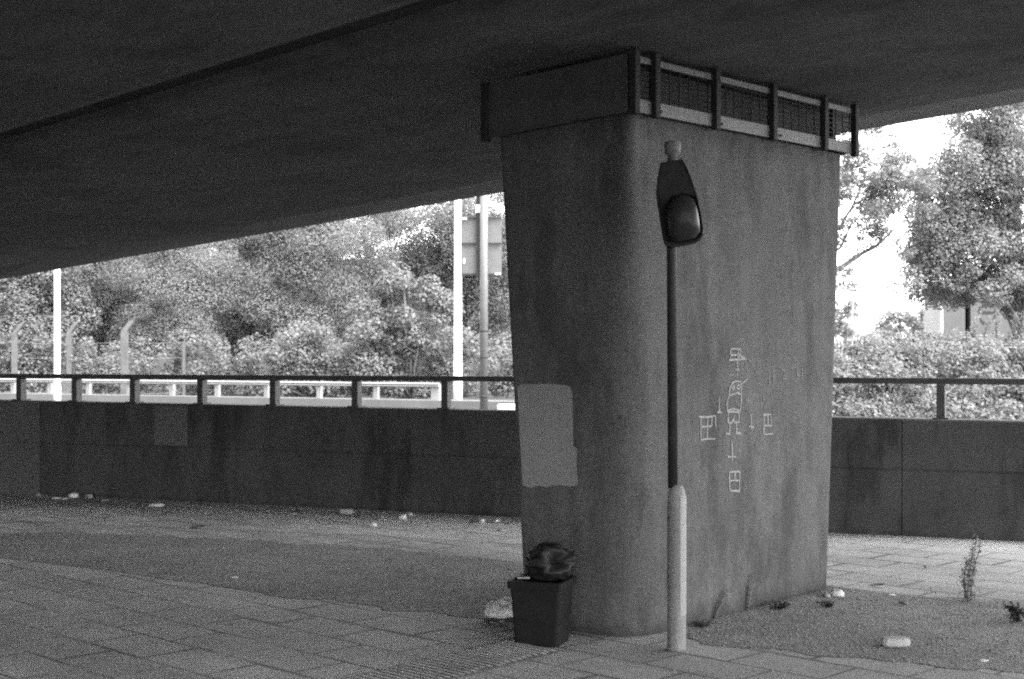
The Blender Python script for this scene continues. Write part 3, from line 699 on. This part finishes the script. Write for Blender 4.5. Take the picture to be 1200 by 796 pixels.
for a_ in (('paper', 980, 699, .09, 'white crumpled paper against the right foot of the pier', 31, None),
           ('paper', 969, 700, .05, 'small grey crumple beside the white paper at the pier foot', 32, 'card'),
           ('leaf', 1028, 688, .10, 'dark leaf on the slab edge right of the pier', 33, None),
           ('leaf', 1084, 667, .06, 'small dark leaf on the pale paving near the wall at right', 34, None),
           ('leaf', 1058, 710, .06, 'dark leaf on the gravel left of the tall weed', 35, None),
           ('flat', 1045, 698, .05, 'pale scrap on the gravel between pier and weed', 36, None),
           ('flat', 1152, 775, .05, 'small white scrap low on the gravel at right', 37, None),
           ('flat', 275, 677.5, .05, 'white scrap on the dark gravel at left', 38, None)):
    litter(*a_[:5], a_[5], a_[6], 'litter lying on the gravel')
p = G(1049, 757); mb = MB()
def ring_s(k, z): return [p + Vector((x * k + .004 * mnoise.noise(Vector((x * 30, y * 30, z * 40))), y * k, z)) for x, y in ((-.078, -.03), (-.06, -.045), (.0, -.05), (.05, -.046), (.077, -.035), (.08, .02), (.06, .04), (-.01, .05), (-.065, .04), (-.08, .01))]
mb.loft([ring_s(.86, 0), ring_s(.97, .012), ring_s(1, .03), ring_s(.97, .043), ring_s(.86, .049)])
tag(obj('stone', mb, 'stone', None, p), 'pale flat lump of stone lying on the gravel', 'stone')

# loose grit on and round the gravel
def inpoly(P, poly):
    x, y = P[:, 0], P[:, 1]; ins = np.zeros(len(P), bool); n = len(poly)
    for i in range(n):
        x1, y1 = poly[i][0], poly[i][1]; x2, y2 = poly[(i + 1) % n][0], poly[(i + 1) % n][1]
        c = ((y1 > y) != (y2 > y)) & (x < (x2 - x1) * (y - y1) / (y2 - y1 + 1e-12) + x1); ins ^= c
    return ins
def grit(count, poly, spread, smin, smax, m, label):
    xs = [p.x for p in poly]; ys = [p.y for p in poly]; mb = MB(); k = 0
    P = np.column_stack([rng.uniform(min(xs) - spread, max(xs) + spread, count * 4), rng.uniform(min(ys) - spread, max(ys) + spread, count * 4)])
    keep = inpoly(P, [(p.x, p.y) for p in poly]) | (rng.uniform(0, 1, len(P)) < .12)
    for x, y in P[keep][:count]:
        if inpoly(np.array([[x, y]]), [(p.x, p.y) for p in (PA, PB, PC, PD)])[0]: continue
        s = smin + (smax - smin) * random.random() ** 3; c = Vector((x, y, .004 + s * .3)); a = random.uniform(0, 6.3)
        ca, sa = math.cos(a) * s, math.sin(a) * s
        mb.add([c + Vector((ca, sa, 0)), c + Vector((-sa * .7, ca * .7, 0)), c + Vector((-ca, -sa, 0)), c + Vector((sa * .8, -ca * .8, 0)), c + Vector((ca * .2, sa * .2, s * .55)), c - UP * s * .4],
               [(0, 1, 4), (1, 2, 4), (2, 3, 4), (3, 0, 4), (1, 0, 5), (2, 1, 5), (3, 2, 5), (0, 3, 5)])
    o = obj('loose_grit', mb, m); tag(o, label, 'grit', None, 'stuff')
grit(4500, left_patch, .3, .003, .009, 'grit', 'pale grit scattered over the gravel left of the pier'); grit(5000, right_patch, .25, .003, .009, 'grit', 'pale grit scattered over the gravel right of the pier'); grit(2500, left_patch, .3, .003, .009, 'grit_dark', 'dark grit scattered over the gravel left of the pier'); grit(2500, right_patch, .25, .003, .009, 'grit_dark', 'dark grit scattered over the gravel right of the pier')

# ------------------------------------------------------------------ weeds
def tuft(p, n, h, spread, m, name, label, cat, lean=Vector((0, 0, 0)), leaf=.018, group=None):
    r = thing(name, p, label, cat, group); st = MB(); C = []; N = []
    for i in range(n):
        a = random.uniform(0, 6.3); d = Vector((math.cos(a), math.sin(a), 0)) * spread * random.uniform(.2, 1); hh = h * random.uniform(.5, 1)
        path = [p + d * .15, p + d * .5 + UP * hh * .5 + lean * .3, p + d + UP * hh + lean]
        st.tube(path, [.004, .003, .0015], 5)
        for k in range(int(hh / .014) + 3):
            t = random.uniform(.1, 1.0); x = path[0].lerp(path[1], t * 2) if t < .5 else path[1].lerp(path[2], t * 2 - 1)
            C.append(x + Vector((random.gauss(0, 1), random.gauss(0, 1), random.gauss(0, .4))) * leaf * 1.1); N.append((random.gauss(0, .6), random.gauss(0, .6), random.uniform(.2, 1)))
    obj('stem', st, m, r, tone=[.4] * len(st.f)); leafmesh('foliage', np.array(C), np.array(N), leaf, m, r, aspect=.4); return r
wp = G(1135, 704); r = thing('weed', wp, 'tall leafy weed with several stems growing from the gravel by the wall', 'weed')
st = MB(); C = []; N = []
for (u0, u1, v1, h0) in ((1134, 1146, 628, 1), (1136, 1149, 640, 1), (1132, 1140, 641, .9), (1137, 1143, 660, .8), (1131, 1134, 655, .8)):
    q0 = wp + Vector(((u0 - 1135) / F * wp.y, random.uniform(-.03, .03), 0)); q1 = at(u1, v1, wp.y) + Vector((0, random.uniform(-.04, .04), 0)); qm = q0.lerp(q1, .5) + Vector((-.012, 0, .01))
    st.tube([q0, qm, q1], [.006, .005, .002], 5)
    for k in range(70):
        t = random.uniform(.03, 1) ; x = q0.lerp(qm, t * 2) if t < .5 else qm.lerp(q1, t * 2 - 1); sp = .022 * (1.15 - t * .6)
        C.append(x + Vector((random.gauss(0, sp), random.gauss(0, sp), random.gauss(0, .008)))); N.append((random.gauss(0, .7), random.gauss(0, .7), .7))
obj('stem', st, 'weed', r, tone=[.4] * len(st.f)); leafmesh('foliage', np.array(C), np.array(N), .017, 'weed', r, aspect=.38)
tuft(G(1193, 729), 12, .12, .10, 'weed_dark', 'weed', 'low dark weed on the gravel at the right edge', 'weed', leaf=.02)
tuft(G(915, 714), 16, .06, .12, 'weed_dark', 'weed', 'dark mossy weed midway along the foot of the pier', 'weed', leaf=.014)
tuft(G(970, 712), 12, .05, .09, 'weed_dark', 'weed', 'dark weed below the white paper at the pier corner', 'weed', leaf=.013)
tuft(G(838, 726), 5, .20, .06, 'weed', 'weed', 'thin weed leaning against the pier just right of the lamp post', 'weed', e_ * .10, .010)
tuft(G(876, 716), 6, .27, .04, 'weed', 'weed', 'taller thin weed rising against the pier face', 'weed', e_ * .05, .011)
tuft(G(822, 735), 14, .03, .10, 'weed_dark', 'weed', 'dark weed clump at the pier foot beside the lamp post', 'weed', e_ * .02, .012)

# ================================================================== BEYOND THE WALL
# low kerb wall on the far side of the road with the crash barrier on it
LWZ = .40
fa, fb = at(16, 461, 44.3), at(512, 469.5, 37.9); fa.z = fb.z = LWZ; fd = (fb - fa).normalized(); fn = Vector((fd.y, -fd.x, 0))
mb = MB(); p, q = fa - fd * 40, fb + fd * 26
mb.loft([[x + fn * .3 - UP * LWZ, x + fn * .3, x - fn * .4, x - fn * .4 - UP * LWZ] for x in (p, q)]); o = obj('kerb_wall', mb, 'lowwall', None, fa - UP * LWZ)
tag(o, 'low pale concrete wall along the far side of the road', 'wall')
br = thing('crash_barrier', fa, 'white crash barrier on short posts on the low wall across the road', 'crash barrier')
def barrier_pt(u):
    qd_ = (u - 600) / F; s = (qd_ * fa.y - fa.x) / (fd.x - qd_ * fd.y); return fa + fd * s
pe = barrier_pt(517); ps = barrier_pt(16) - fd * 30
mb = MB()
bz = lambda x: .32 + .0 * x
rings = []
for x in (ps, barrier_pt(16), barrier_pt(202), barrier_pt(375), pe):
    z = .46; rings.append([x + fn * .10 + UP * (z - .12), x + fn * .16 + UP * (z - .09), x + fn * .11 + UP * (z - .06), x + fn * .16 + UP * (z - .03), x + fn * .10 + UP * z, x + fn * .07 + UP * z, x + fn * .07 + UP * (z - .12)])
mb.loft(rings); obj('rail', mb, 'white_rail', br)
for u in (-150, -100, -62, -22, 16, 59, 104, 152, 202, 255, 313, 374.5, 441, 511):
    p = barrier_pt(u); mb = MB(); wdt = .24 if u == 511 else .13; mb.box(p + UP * .21, (wdt, .12, .42), fd, fn); obj('post', mb, 'white_rail', br)
p = at(597, 482, 32); p.z = 0
mb = MB(); mb.box(p + UP * .36, (.55, .4, .28), bev=.03); mb.box(p + UP * .12, (.18, .2, .24)); tag(obj('marker_block', mb, 'white', None, p), 'white box beside the road seen just left of the pier', 'marker')

# two tall white lamp columns, and the sign seen from behind
def column(u, Y, r0, r1, h, label, arm):
    b0 = Vector(((u - 600) / F * Y, Y, 0)); t = thing('lamp_column', b0, label, 'lamp column', 'tall lamp columns along the road')
    mb = MB(); mb.tube([b0, b0 + UP * 1.0, b0 + UP * 1.02, b0 + UP * h], [r0 * 1.12, r0 * 1.12, r0, r1], 14); obj('shaft', mb, 'white', t)
    a_ = Vector((arm, 0, .25)); mb = MB(); mb.tube([b0 + UP * h, b0 + UP * (h + .25) + a_ * .3, b0 + UP * (h + .3) + a_], [r1, r1 * .8, r1 * .7], 10); obj('bracket_arm', mb, 'white', t)
    mb = MB(); mb.box(b0 + UP * (h + .3) + a_ * 1.3, (.6, .25, .12), bev=.03); obj('lantern', mb, 'cap_grey', t)
column(67, 28, .062, .05, 8.5, 'tall white lamp column rising left of the cranked fence posts', 1.2)
column(536.5, 42.5, .125, .085, 10, 'tall white lamp column just left of the sign back', -1.2)
sp = Vector(((567 - 600) / F * 29, 29, 0)); sg = thing('road_sign', sp, 'road sign seen from behind on a round grey pole', 'road sign')
mb = MB(); mb.tube([sp, sp + UP * 6.5], .082, 16); obj('pole', mb, 'pole_grey', sg)
for v in (389, 420, 466): mb = MB(); mb.tube([at(567, v, 29), at(567, v - 2.2, 29)], .088, 16); obj('band', mb, 'dark_steel', sg)
def plate(u0, v0, u1, v1, Y, m, name, th=.02):
    mb = MB(); p, q = at(u0, v1, Y), at(u1, v0, Y); mb.prism([p, Vector((q.x, p.y, p.z)), q, Vector((p.x, p.y, q.z))], (0, th, 0)); return obj(name, mb, m, sg)
plate(540, 254, 588, 284.5, 29.16, 'sign_back', 'panel'); plate(540, 286.5, 588, 323, 29.16, 'sign_back', 'panel')
for v in (255.5, 285.5, 321.5): plate(540, v - 1, 588, v + 1, 29.10, 'dark_steel', 'stiffener', .03)
mb = MB(); p = at(560.5, 200, 29.08); q = at(560.5, 325, 29.08); mb.box((p + q) / 2, (.09, .05, (p - q).z)); obj('dark_strip', mb, 'dark_steel', sg)  # dark vertical strip left of the pole
plate(541, 255, 547, 257.5, 29.09, 'white', 'sticker', .004); plate(543, 303, 545, 309, 29.09, 'white', 'sticker', .004); plate(580, 320, 587, 322, 29.05, 'white', 'sticker', .004); plate(557.5, 240, 563, 249, 28.98, 'white', 'sticker', .004)

# fence with cranked concrete posts in front of the wood
fc = thing('wire_fence', at(147, 470, 47), 'old wire fence with cranked concrete posts in front of the trees', 'fence')
tops = []
for u, vt, crank, wpx, Y in ((17, 391, 1, 5.5, 47), (81, 390, 1, 5, 47.6), (146, 388, 1, 7.5, 46), (215.5, 400, 0, 3, 47), (-50, 391, 1, 5, 47)):
    b0 = Vector(((u - 600) / F * Y, Y, 0)); z1 = EYE + (HOR - vt) / F * Y; w_ = wpx / F * Y; mb = MB()
    pts = [(b0, w_), (b0 + UP * z1, w_)] + ([(b0 + UP * (z1 + .34) + Vector((.26, .0, 0)), w_ * .8)] if crank else [])
    rings = [[p + Vector((sx * w / 2, sy * w / 2, 0)) for sx, sy in ((-1, -1), (1, -1), (1, 1), (-1, 1))] for p, w in pts]
    mb.loft(rings); obj('post', mb, 'post_conc', fc); tops.append((b0, z1))
tops.sort(key=lambda t: t[0].x); mb = MB()
for i in range(len(tops) - 1):
    for h in (.35, .95, 1.5, 2.0): mb.tube([tops[i][0] + UP * h, (tops[i][0] + tops[i + 1][0]) / 2 + UP * (h - .03), tops[i + 1][0] + UP * h], .008, 4)
obj('wire', mb, 'galv', fc)

# ------------------------------------------------------------------ trees
def clump_leaves(cl, per_area, upbias=.5, inner=.25):
    """leaf centres and normals over a list of clumps (centre, radius vector)"""
    Cs, Ns, T = [], [], []
    for c, r in cl:
        n = max(20, int(per_area * (r[0] * r[1] + r[1] * r[2] + r[0] * r[2]) * 4.2))
        d = rng.normal(size=(n, 3)); d /= np.linalg.norm(d, axis=1, keepdims=True)
        rad = np.where(rng.uniform(size=(n, 1)) < inner, rng.uniform(.3, .9, (n, 1)), rng.uniform(.82, 1.12, (n, 1)))
        Cs.append(np.array(c) + d * rad * np.array(r)); nn = d * .7 + rng.normal(size=(n, 3)) * .6; nn[:, 2] += upbias * 1.8; nn[:, 1] -= .35; Ns.append(nn)
        T.append(np.clip(rng.normal(.5 + rng.uniform(-.18, .18), .22, n), 0, 1))
    return np.concatenate(Cs), np.concatenate(Ns), np.concatenate(T)
def tree(name, basep, h, crown_c, crown_r, nclump, cr, leaf, dens, m, label, group=None, cat='tree', trunk_r=.16, branches=7, flat=1.0, seed=0, shellness=.55, gaps=None):
    global rng
    rng = np.random.default_rng(100 + seed); random.seed(100 + seed)
    t = thing(name, basep, label, cat, group); cc = Vector(crown_c); rx = Vector(crown_r)
    tr = MB(); fork = basep.lerp(cc, .75)
    tr.tube([basep - UP * .05, basep.lerp(fork, .5) + Vector((random.uniform(-.1, .1), 0, 0)), fork], [trunk_r, trunk_r * .8, trunk_r * .55], 9)
    cl = []
    for i in range(nclump):
        d = Vector(rng.normal(size=3)); d.normalize(); k = random.uniform(shellness, 1.0)
        c = cc + Vector((d.x * rx.x, d.y * rx.y, d.z * rx.z)) * k
        s = cr * random.uniform(.6, 1.3); cl.append((c, (s * random.uniform(.9, 1.4), s * random.uniform(.9, 1.3), s * random.uniform(.6, .95) * flat)))
        if i < branches:
            md = fork.lerp(c, .5) + UP * .15; tr.tube([fork - UP * .1 * i * trunk_r, md, c], [trunk_r * .42, trunk_r * .26, trunk_r * .08], 6)
    obj('trunk', tr, 'bark', t)
    C, N, T = clump_leaves(cl, dens)
    keep = C[:, 2] > .05
    if gaps is not None: keep &= gaps(C)
    leafmesh('crown', C[keep], N[keep], leaf, m, t, tone=T[keep]); return t

mb = MB(); prof = [(-70, 0), (-70, .2), (-45, 5.5), (-20, 6.3), (-6, 6.6), (3, 4.5), (9, .2)]
mb.loft([[Vector((x, 69, -.05)), Vector((x, 74, h)), Vector((x, 90, h * 1.05)), Vector((x, 100, -.05))] for x, h in prof[1:]]); struct('sky_gap_backing', mb, 'ground')  # added backing that keeps bright sky out of the crown gaps
wood = [  # u, Y, crown top row, crown half width (units), kind, label
    (-45, 52, 285, 2.6, 'leaf', 'bushy tree at the far left edge of the wood'),
    (40, 50, 290, 2.3, 'leaf', 'bushy tree behind the leftmost cranked fence post'),
    (120, 53, 262, 2.6, 'leaf', 'spreading tree behind the thickest cranked fence post'),
    (205, 51, 270, 2.3, 'leaf_pale', 'pale leaved tree above the thin straight fence post'),
    (290, 55, 240, 2.7, 'leaf', 'tree with dark hollow and bare stems in the middle of the wood'),
    (370, 52, 232, 2.5, 'leaf_pale', 'feathery pale tree left of the ivy covered bush'),
    (450, 56, 205, 2.9, 'leaf_pale', 'tall hazy tree rising behind the ivy covered bush'),
    (545, 54, 215, 2.3, 'leaf', 'thin topped tree behind the sign back'),
    (640, 52, 200, 2.8, 'leaf', 'tree partly hidden behind the left side of the pier'),
    (-10, 63, 262, 3.2, 'leaf_pale', 'taller pale tree at the back of the wood left of the first white column'),
    (165, 64, 240, 3.2, 'leaf_pale', 'taller tree at the back of the wood above the fence posts'),
    (330, 66, 200, 3.4, 'leaf_pale', 'tall pale tree at the back of the wood above the dark hollow'),
    (430, 65, 170, 3.2, 'leaf_pale', 'tallest pale tree at the back of the wood meeting the deck edge'),
    (240, 61, 205, 2.8, 'leaf', 'mid height tree filling the gap right of the thin straight fence post'),
    (590, 67, 170, 3.0, 'leaf_pale', 'tall pale tree at the back of the wood behind the sign')]
for i, (u, Y, vt, hw, m, lab) in enumerate(wood):
    b0 = Vector(((u - 600) / F * Y, Y, 0)); zt = EYE + (HOR - vt) / F * Y
    zt *= 1.13; cc = b0 + UP * (zt * .58); tree('tree', b0, zt, cc, (hw * .95, 1.9, zt * .40), 64, .70, (.036, .050, .042)[i % 3], (200, 130, 165)[i % 3], m, lab, 'trees of the wood beyond the road', seed=i, shellness=.35, branches=9, trunk_r=.14)
# the ivy covered bush in front of the wood, and the undergrowth along the fence
rng = np.random.default_rng(55); random.seed(55)
def bush(name, blobs, Y, leaf, dens, m, label, cat='bush', kind=None, group=None, upb=.5):
    cl = [(at(u, v, Y + dy), (wu / F * Y, wu / F * Y * .9, wv / F * Y)) for u, v, wu, wv, dy in blobs]
    C, N, T = clump_leaves(cl, dens, upb, .2); keep = C[:, 2] > .03
    bx = Vector((float(np.mean(C[:, 0])), float(np.mean(C[:, 1])), 0))
    if kind: o = leafmesh(name, C[keep], N[keep], leaf, m, None, bx, tone=T[keep], aspect=.7); tag(o, label, cat, group, kind); return o
    t = thing(name, bx, label, cat, group); leafmesh('foliage', C[keep], N[keep], leaf, m, t, tone=T[keep], aspect=.75)
    st = MB(); cs = sorted(cl, key=lambda c: c[0].z)
    for c, r in cs[::3]: st.tube([bx + Vector((random.uniform(-.2, .2), .1, 0)), (bx + c) / 2 + UP * .1, c], [.05, .035, .015], 5)
    obj('stem', st, 'bark', t); return t
def rb(n, u0, u1, v0, v1, w0, w1, dy=.6, inside=None):
    out = []
    while len(out) < n:
        u, v = random.uniform(u0, u1), random.uniform(v0, v1)
        if inside and not inside(u, v): continue
        s = random.uniform(w0, w1); out.append((u, v, s, s * random.uniform(.6, .95), random.uniform(-dy, dy)))
    return out
ell = lambda cu, cv, a, b2: (lambda u, v: ((u - cu) / a) ** 2 + ((v - cv) / b2) ** 2 < 1)
bush('ivy_bush', rb(75, 405, 540, 318, 462, 10, 19, .7, ell(478, 400, 62, 82)), 45.5, .06, 120, 'leaf_ivy', 'dense rounded ivy covered bush left of the white column by the sign')
bush('ivy_bush', rb(60, 318, 425, 372, 464, 9, 17, .6, ell(372, 430, 52, 48)), 46, .055, 110, 'leaf_ivy', 'lower dark leafy bush beside the big ivy bush')
o = bush('undergrowth', rb(260, -60, 660, 398, 462, 9, 18, 1.0), 48.6, .058, 85, 'leaf', 'tangled undergrowth below the trees along the fence', 'undergrowth', 'stuff')
o = bush('undergrowth', rb(150, -80, 660, 365, 455, 10, 20, 1.0), 57.5, .07, 60, 'leaf', 'shaded undergrowth deeper in the wood', 'undergrowth', 'stuff')
o = bush('undergrowth', rb(26, 535, 660, 400, 462, 9, 17, 1.0), 45.5, .055, 95, 'leaf', 'leafy undergrowth round the foot of the sign', 'undergrowth', 'stuff')

# ------------------------------------------------------------------ right: ivy bank, big tree, feathery tree, building, far roofs
rng = np.random.default_rng(77); random.seed(77)
hb = []
for Y, vt, vb, n in ((18.6, 465, 530, 70), (19.3, 425, 505, 110), (21, 400, 480, 90), (23, 390, 440, 70), (25.5, 383, 425, 60)):
    for _ in range(n):
        u = random.uniform(930, 1290); s = random.uniform(11, 22); v = random.uniform(vt + s * .7, vb); hb.append((u, v, s, s * random.uniform(.55, .85), Y))
cl = [(at(u, v, Y), (wu / F * Y, wu / F * Y * .9, wv / F * Y)) for u, v, wu, wv, Y in hb]
C, N, T = clump_leaves(cl, 420, .6, .15); keep = C[:, 2] > .02
hx = Vector((7.2, 22, 0)); hd = thing('ivy_bank', hx, 'broad bank of ivy and brambles behind the railing right of the pier', 'hedge')
leafmesh('foliage', C[keep], N[keep], .027, 'leaf', hd, tone=T[keep], aspect=.75)
for i in range(14):
    mb = MB(); x = Vector((random.uniform(4, 10.5), random.uniform(19.5, 24), 0)); mb.tube([x, x + Vector((random.uniform(-.4, .4), .1, .5)), x + Vector((random.uniform(-.8, .8), .1, 1.1))], [.03, .025, .012], 5); obj('stem', mb, 'bark', hd)
# earth mound under the ivy so that it is not hollow
mb = MB(); mb.loft([[Vector((x, 19.6, -.03)), Vector((x, 20.6, .75)), Vector((x, 24, 1.45)), Vector((x, 27.5, 1.5)), Vector((x, 31, -.03))] for x in (3.2, 6, 9, 12, 16)]); o = struct('bank', mb, 'ground')
for i, (u, v, h_) in enumerate(((1140, 376, .35), (1168, 374, .45), (1186, 378, .35), (1152, 382, .2), (1195, 380, .4))):
    p = at(u, 400, 25.5); tuft(p, 4, h_ + .25, .12, 'leaf_pale' if 'leaf_pale' in M else 'weed', 'weed', ('leftmost tall seeding weed on top of the ivy bank', 'tallest seeding weed before the graffiti wall', 'arching weed before the right of the graffiti wall', 'shortest weed on top of the ivy bank', 'weed on the bank at the right edge')[i], 'weed', Vector((.08, 0, 0)), .028)

big = Vector(((1199 - 600) / F * 36, 36, 0))
rng = np.random.default_rng(5); random.seed(5)
bt = thing('broadleaf_tree', big, 'big dense broadleaf tree overhanging the graffiti wall at right', 'tree')
cl = []
for (u, v, wu, wv, n) in ((1150, 300, 85, 50, 60), (1165, 215, 90, 65, 75), (1185, 145, 75, 42, 50), (1105, 328, 45, 26, 26), (1240, 240, 80, 120, 40), (1190, 90, 90, 45, 22), (1112, 240, 48, 55, 30), (1180, 335, 45, 20, 18), (1090, 285, 30, 32, 26), (1140, 268, 45, 30, 30), (1175, 180, 45, 40, 26)):
    for _ in range(n):
        a = random.uniform(0, 6.28); k = math.sqrt(random.random()); s = random.uniform(10, 21)
        cl.append((at(u + math.cos(a) * wu * k, v + math.sin(a) * wv * k, 36 + random.uniform(-1.6, 1.6)), [s / F * 36 * f for f in (1.15, 1.1, .8)]))
C, N, T = clump_leaves(cl, 200, .5, .3); leafmesh('crown', C, N, .038, 'leaf_soft', bt, tone=T, aspect=.75)
mb = MB(); tp = [big, big + Vector((-.05, 0, 1.6)), big + Vector((.1, 0, 3.4))]
mb.tube(tp, [.15, .12, .09], 10)
for c, r in cl[::9]: mb.tube([tp[1].lerp(tp[2], random.random()), (tp[2] + c) / 2 + UP * .1, c], [.05, .03, .01], 6)
obj('trunk', mb, 'bark', bt)

fb0 = Vector(((925 - 600) / F * 33, 33, 0))
rng = np.random.default_rng(6); random.seed(6)
ft = thing('feathery_tree', fb0, 'pale feathery tree with open sky gaps beside the pier', 'tree')
cl = []
for (u, v, wu, wv, n) in ((1015, 180, 55, 42, 40), (1000, 250, 40, 50, 32), (1055, 225, 38, 42, 34), (1020, 215, 40, 30, 20), (985, 320, 28, 26, 9), (1055, 295, 20, 20, 4), (960, 200, 60, 90, 30), (1035, 215, 42, 40, 12)):
    for _ in range(n):
        a = random.uniform(0, 6.28); k = math.sqrt(random.random()); s = random.uniform(6, 13)
        cl.append((at(u + math.cos(a) * wu * k, v + math.sin(a) * wv * k, 33 + random.uniform(-1.3, 1.3)), [s / F * 33 * f for f in (1.3, 1.2, .7)]))
C, N, T = clump_leaves(cl, 300, .4, .5); leafmesh('crown', C, N, .04, 'leaf', ft, tone=T, aspect=.42)
mb = MB(); mb.tube([fb0, fb0 + UP * 1.8, at(945, 300, 33)], [.2, .16, .12], 9)
def br_(pts, r0):
    P = [at(u, v, 33 + dy) for u, v, dy in pts]; mb.tube(P, [r0 * (1 - .8 * i / (len(P) - 1)) for i in range(len(P))], 6)
br_([(945, 330, 0), (985, 314, 0), (1010, 297, .1), (1028, 288, .1), (1048, 268, .2), (1056, 258, .2)], .075)
br_([(1028, 288, .1), (1037, 272, 0), (1045, 262, 0)], .03)
br_([(945, 300, 0), (985, 265, -.2), (1000, 240, -.2), (1020, 190, 0)], .06)
br_([(945, 320, 0), (985, 290, .2), (998, 262, .3), (1002, 250, .3)], .05)
br_([(945, 300, 0), (990, 200, .2), (1005, 150, .2)], .05)
br_([(1000, 240, -.2), (1030, 225, 0), (1050, 215, .1)], .03)
obj('branch', mb, 'bark', ft)

# building with the graffiti wall under the big tree
YB = 47
bb = at(1140, 414, YB); bb.z = 0; bd = thing('concrete_building', bb, 'low grey building with a bright white corner pier and sprayed graffiti', 'building')
def bbox(u0, u1, Y0, Y1, zt, m, name, z0=0):
    mb = MB(); x0, x1 = (u0 - 600) / F * Y0, (u1 - 600) / F * Y0; mb.box(((x0 + x1) / 2, (Y0 + Y1) / 2, (zt + z0) / 2), (x1 - x0, Y1 - Y0, zt - z0)); return obj(name, mb, m, bd)
x0 = (1105.3 - 600) / F * YB
mb = MB(); mb.box((x0 - .04, YB + .95, 1.85), (.08, 1.9, 3.7)); obj('side_wall', mb, 'bld_white', bd)
bbox(1105.3, 1131, YB, YB + .4, 3.7, 'bld_grey', 'wall')
bbox(1131, 1137.5, YB + .9, YB + 1.0, 3.7, 'bld_dark', 'recess'); bbox(1137.5, 1300, YB, YB + .4, 3.7, 'bld_grey', 'wall')
bbox(1105.5, 1300, YB + 1.02, YB + 1.9, 3.6, 'bld_grey', 'rear_block'); bbox(1105, 1302, YB - .05, YB + 1.95, 3.95, 'far_wall', 'roof', 3.71)
mb = MB(); og = (980, 330); kg = 5.4545
def gst(pts, w):
    P = []
    for (x, y) in pts: P.append(at(og[0] + x / kg, og[1] + y / kg, YB - .008))
    Q = []
    for i in range(len(P) - 1):
        for j in range(4):
            t = j / 4; p0 = P[max(i - 1, 0)]; p3 = P[min(i + 2, len(P) - 1)]
            Q.append(.5 * ((2 * P[i]) + (P[i + 1] - p0) * t + (2 * p0 - 5 * P[i] + 4 * P[i + 1] - p3) * t * t + (3 * P[i] - p0 - 3 * P[i + 1] + p3) * t ** 3))
    Q.append(P[-1]); mb.ribbon(Q, w, Vector((0, -1, 0)))
for pts in ([(920, 160), (915, 220), (940, 265), (980, 265), (1010, 225), (1020, 180)], [(900, 190), (960, 200), (1030, 195), (1090, 175)], [(930, 165), (990, 145), (1040, 160), (1060, 200), (1090, 240)], [(1030, 140), (1090, 150), (1160, 145)], [(1100, 110), (1060, 160), (1080, 200), (1130, 180), (1150, 130)]):
    gst(pts, .085)
obj('graffiti', mb, 'spray', bd)
def far_box(name, u0, u1, v0, Y, m, label, cat, roof=None, D=6):
    p = at((u0 + u1) / 2, v0, Y); zt = p.z; p.z = 0; t = thing(name, p, label, cat); wd_2 = (u1 - u0) / F * Y
    mb = MB(); mb.box(p + Vector((0, D / 2, zt / 2)), (wd_2, D, zt)); obj('wall', mb, m, t)
    mb = MB(); mb.box(p + Vector((0, D / 2, zt + .12)), (wd_2 * 1.03, D * 1.03, .24)); obj('roof', mb, 'far_roof', t)
far_box('shed', 978, 1004, 379, 110, 'far_wall', 'distant pale flat roof beside the pier edge', 'building')
far_box('shed', 1041, 1074, 385, 120, 'far_wall', 'distant long pale roof left of the white corner pier', 'building')
far_box('tower', 1006, 1023, 367, 170, 'far_wall', 'distant pale square block on the skyline beside the pier', 'building')
bush('bush', rb(26, 976, 1000, 356, 392, 5, 9, 2), 95, .13, 22, 'leaf', 'distant pale bush touching the pier edge'); 
bush('bush', rb(44, 1030, 1092, 366, 396, 5, 10, 2), 92, .13, 22, 'leaf', 'distant pale bushes left of the white corner pier')

for o in bpy.data.objects:
    if '_o' in o.keys(): del o['_o']
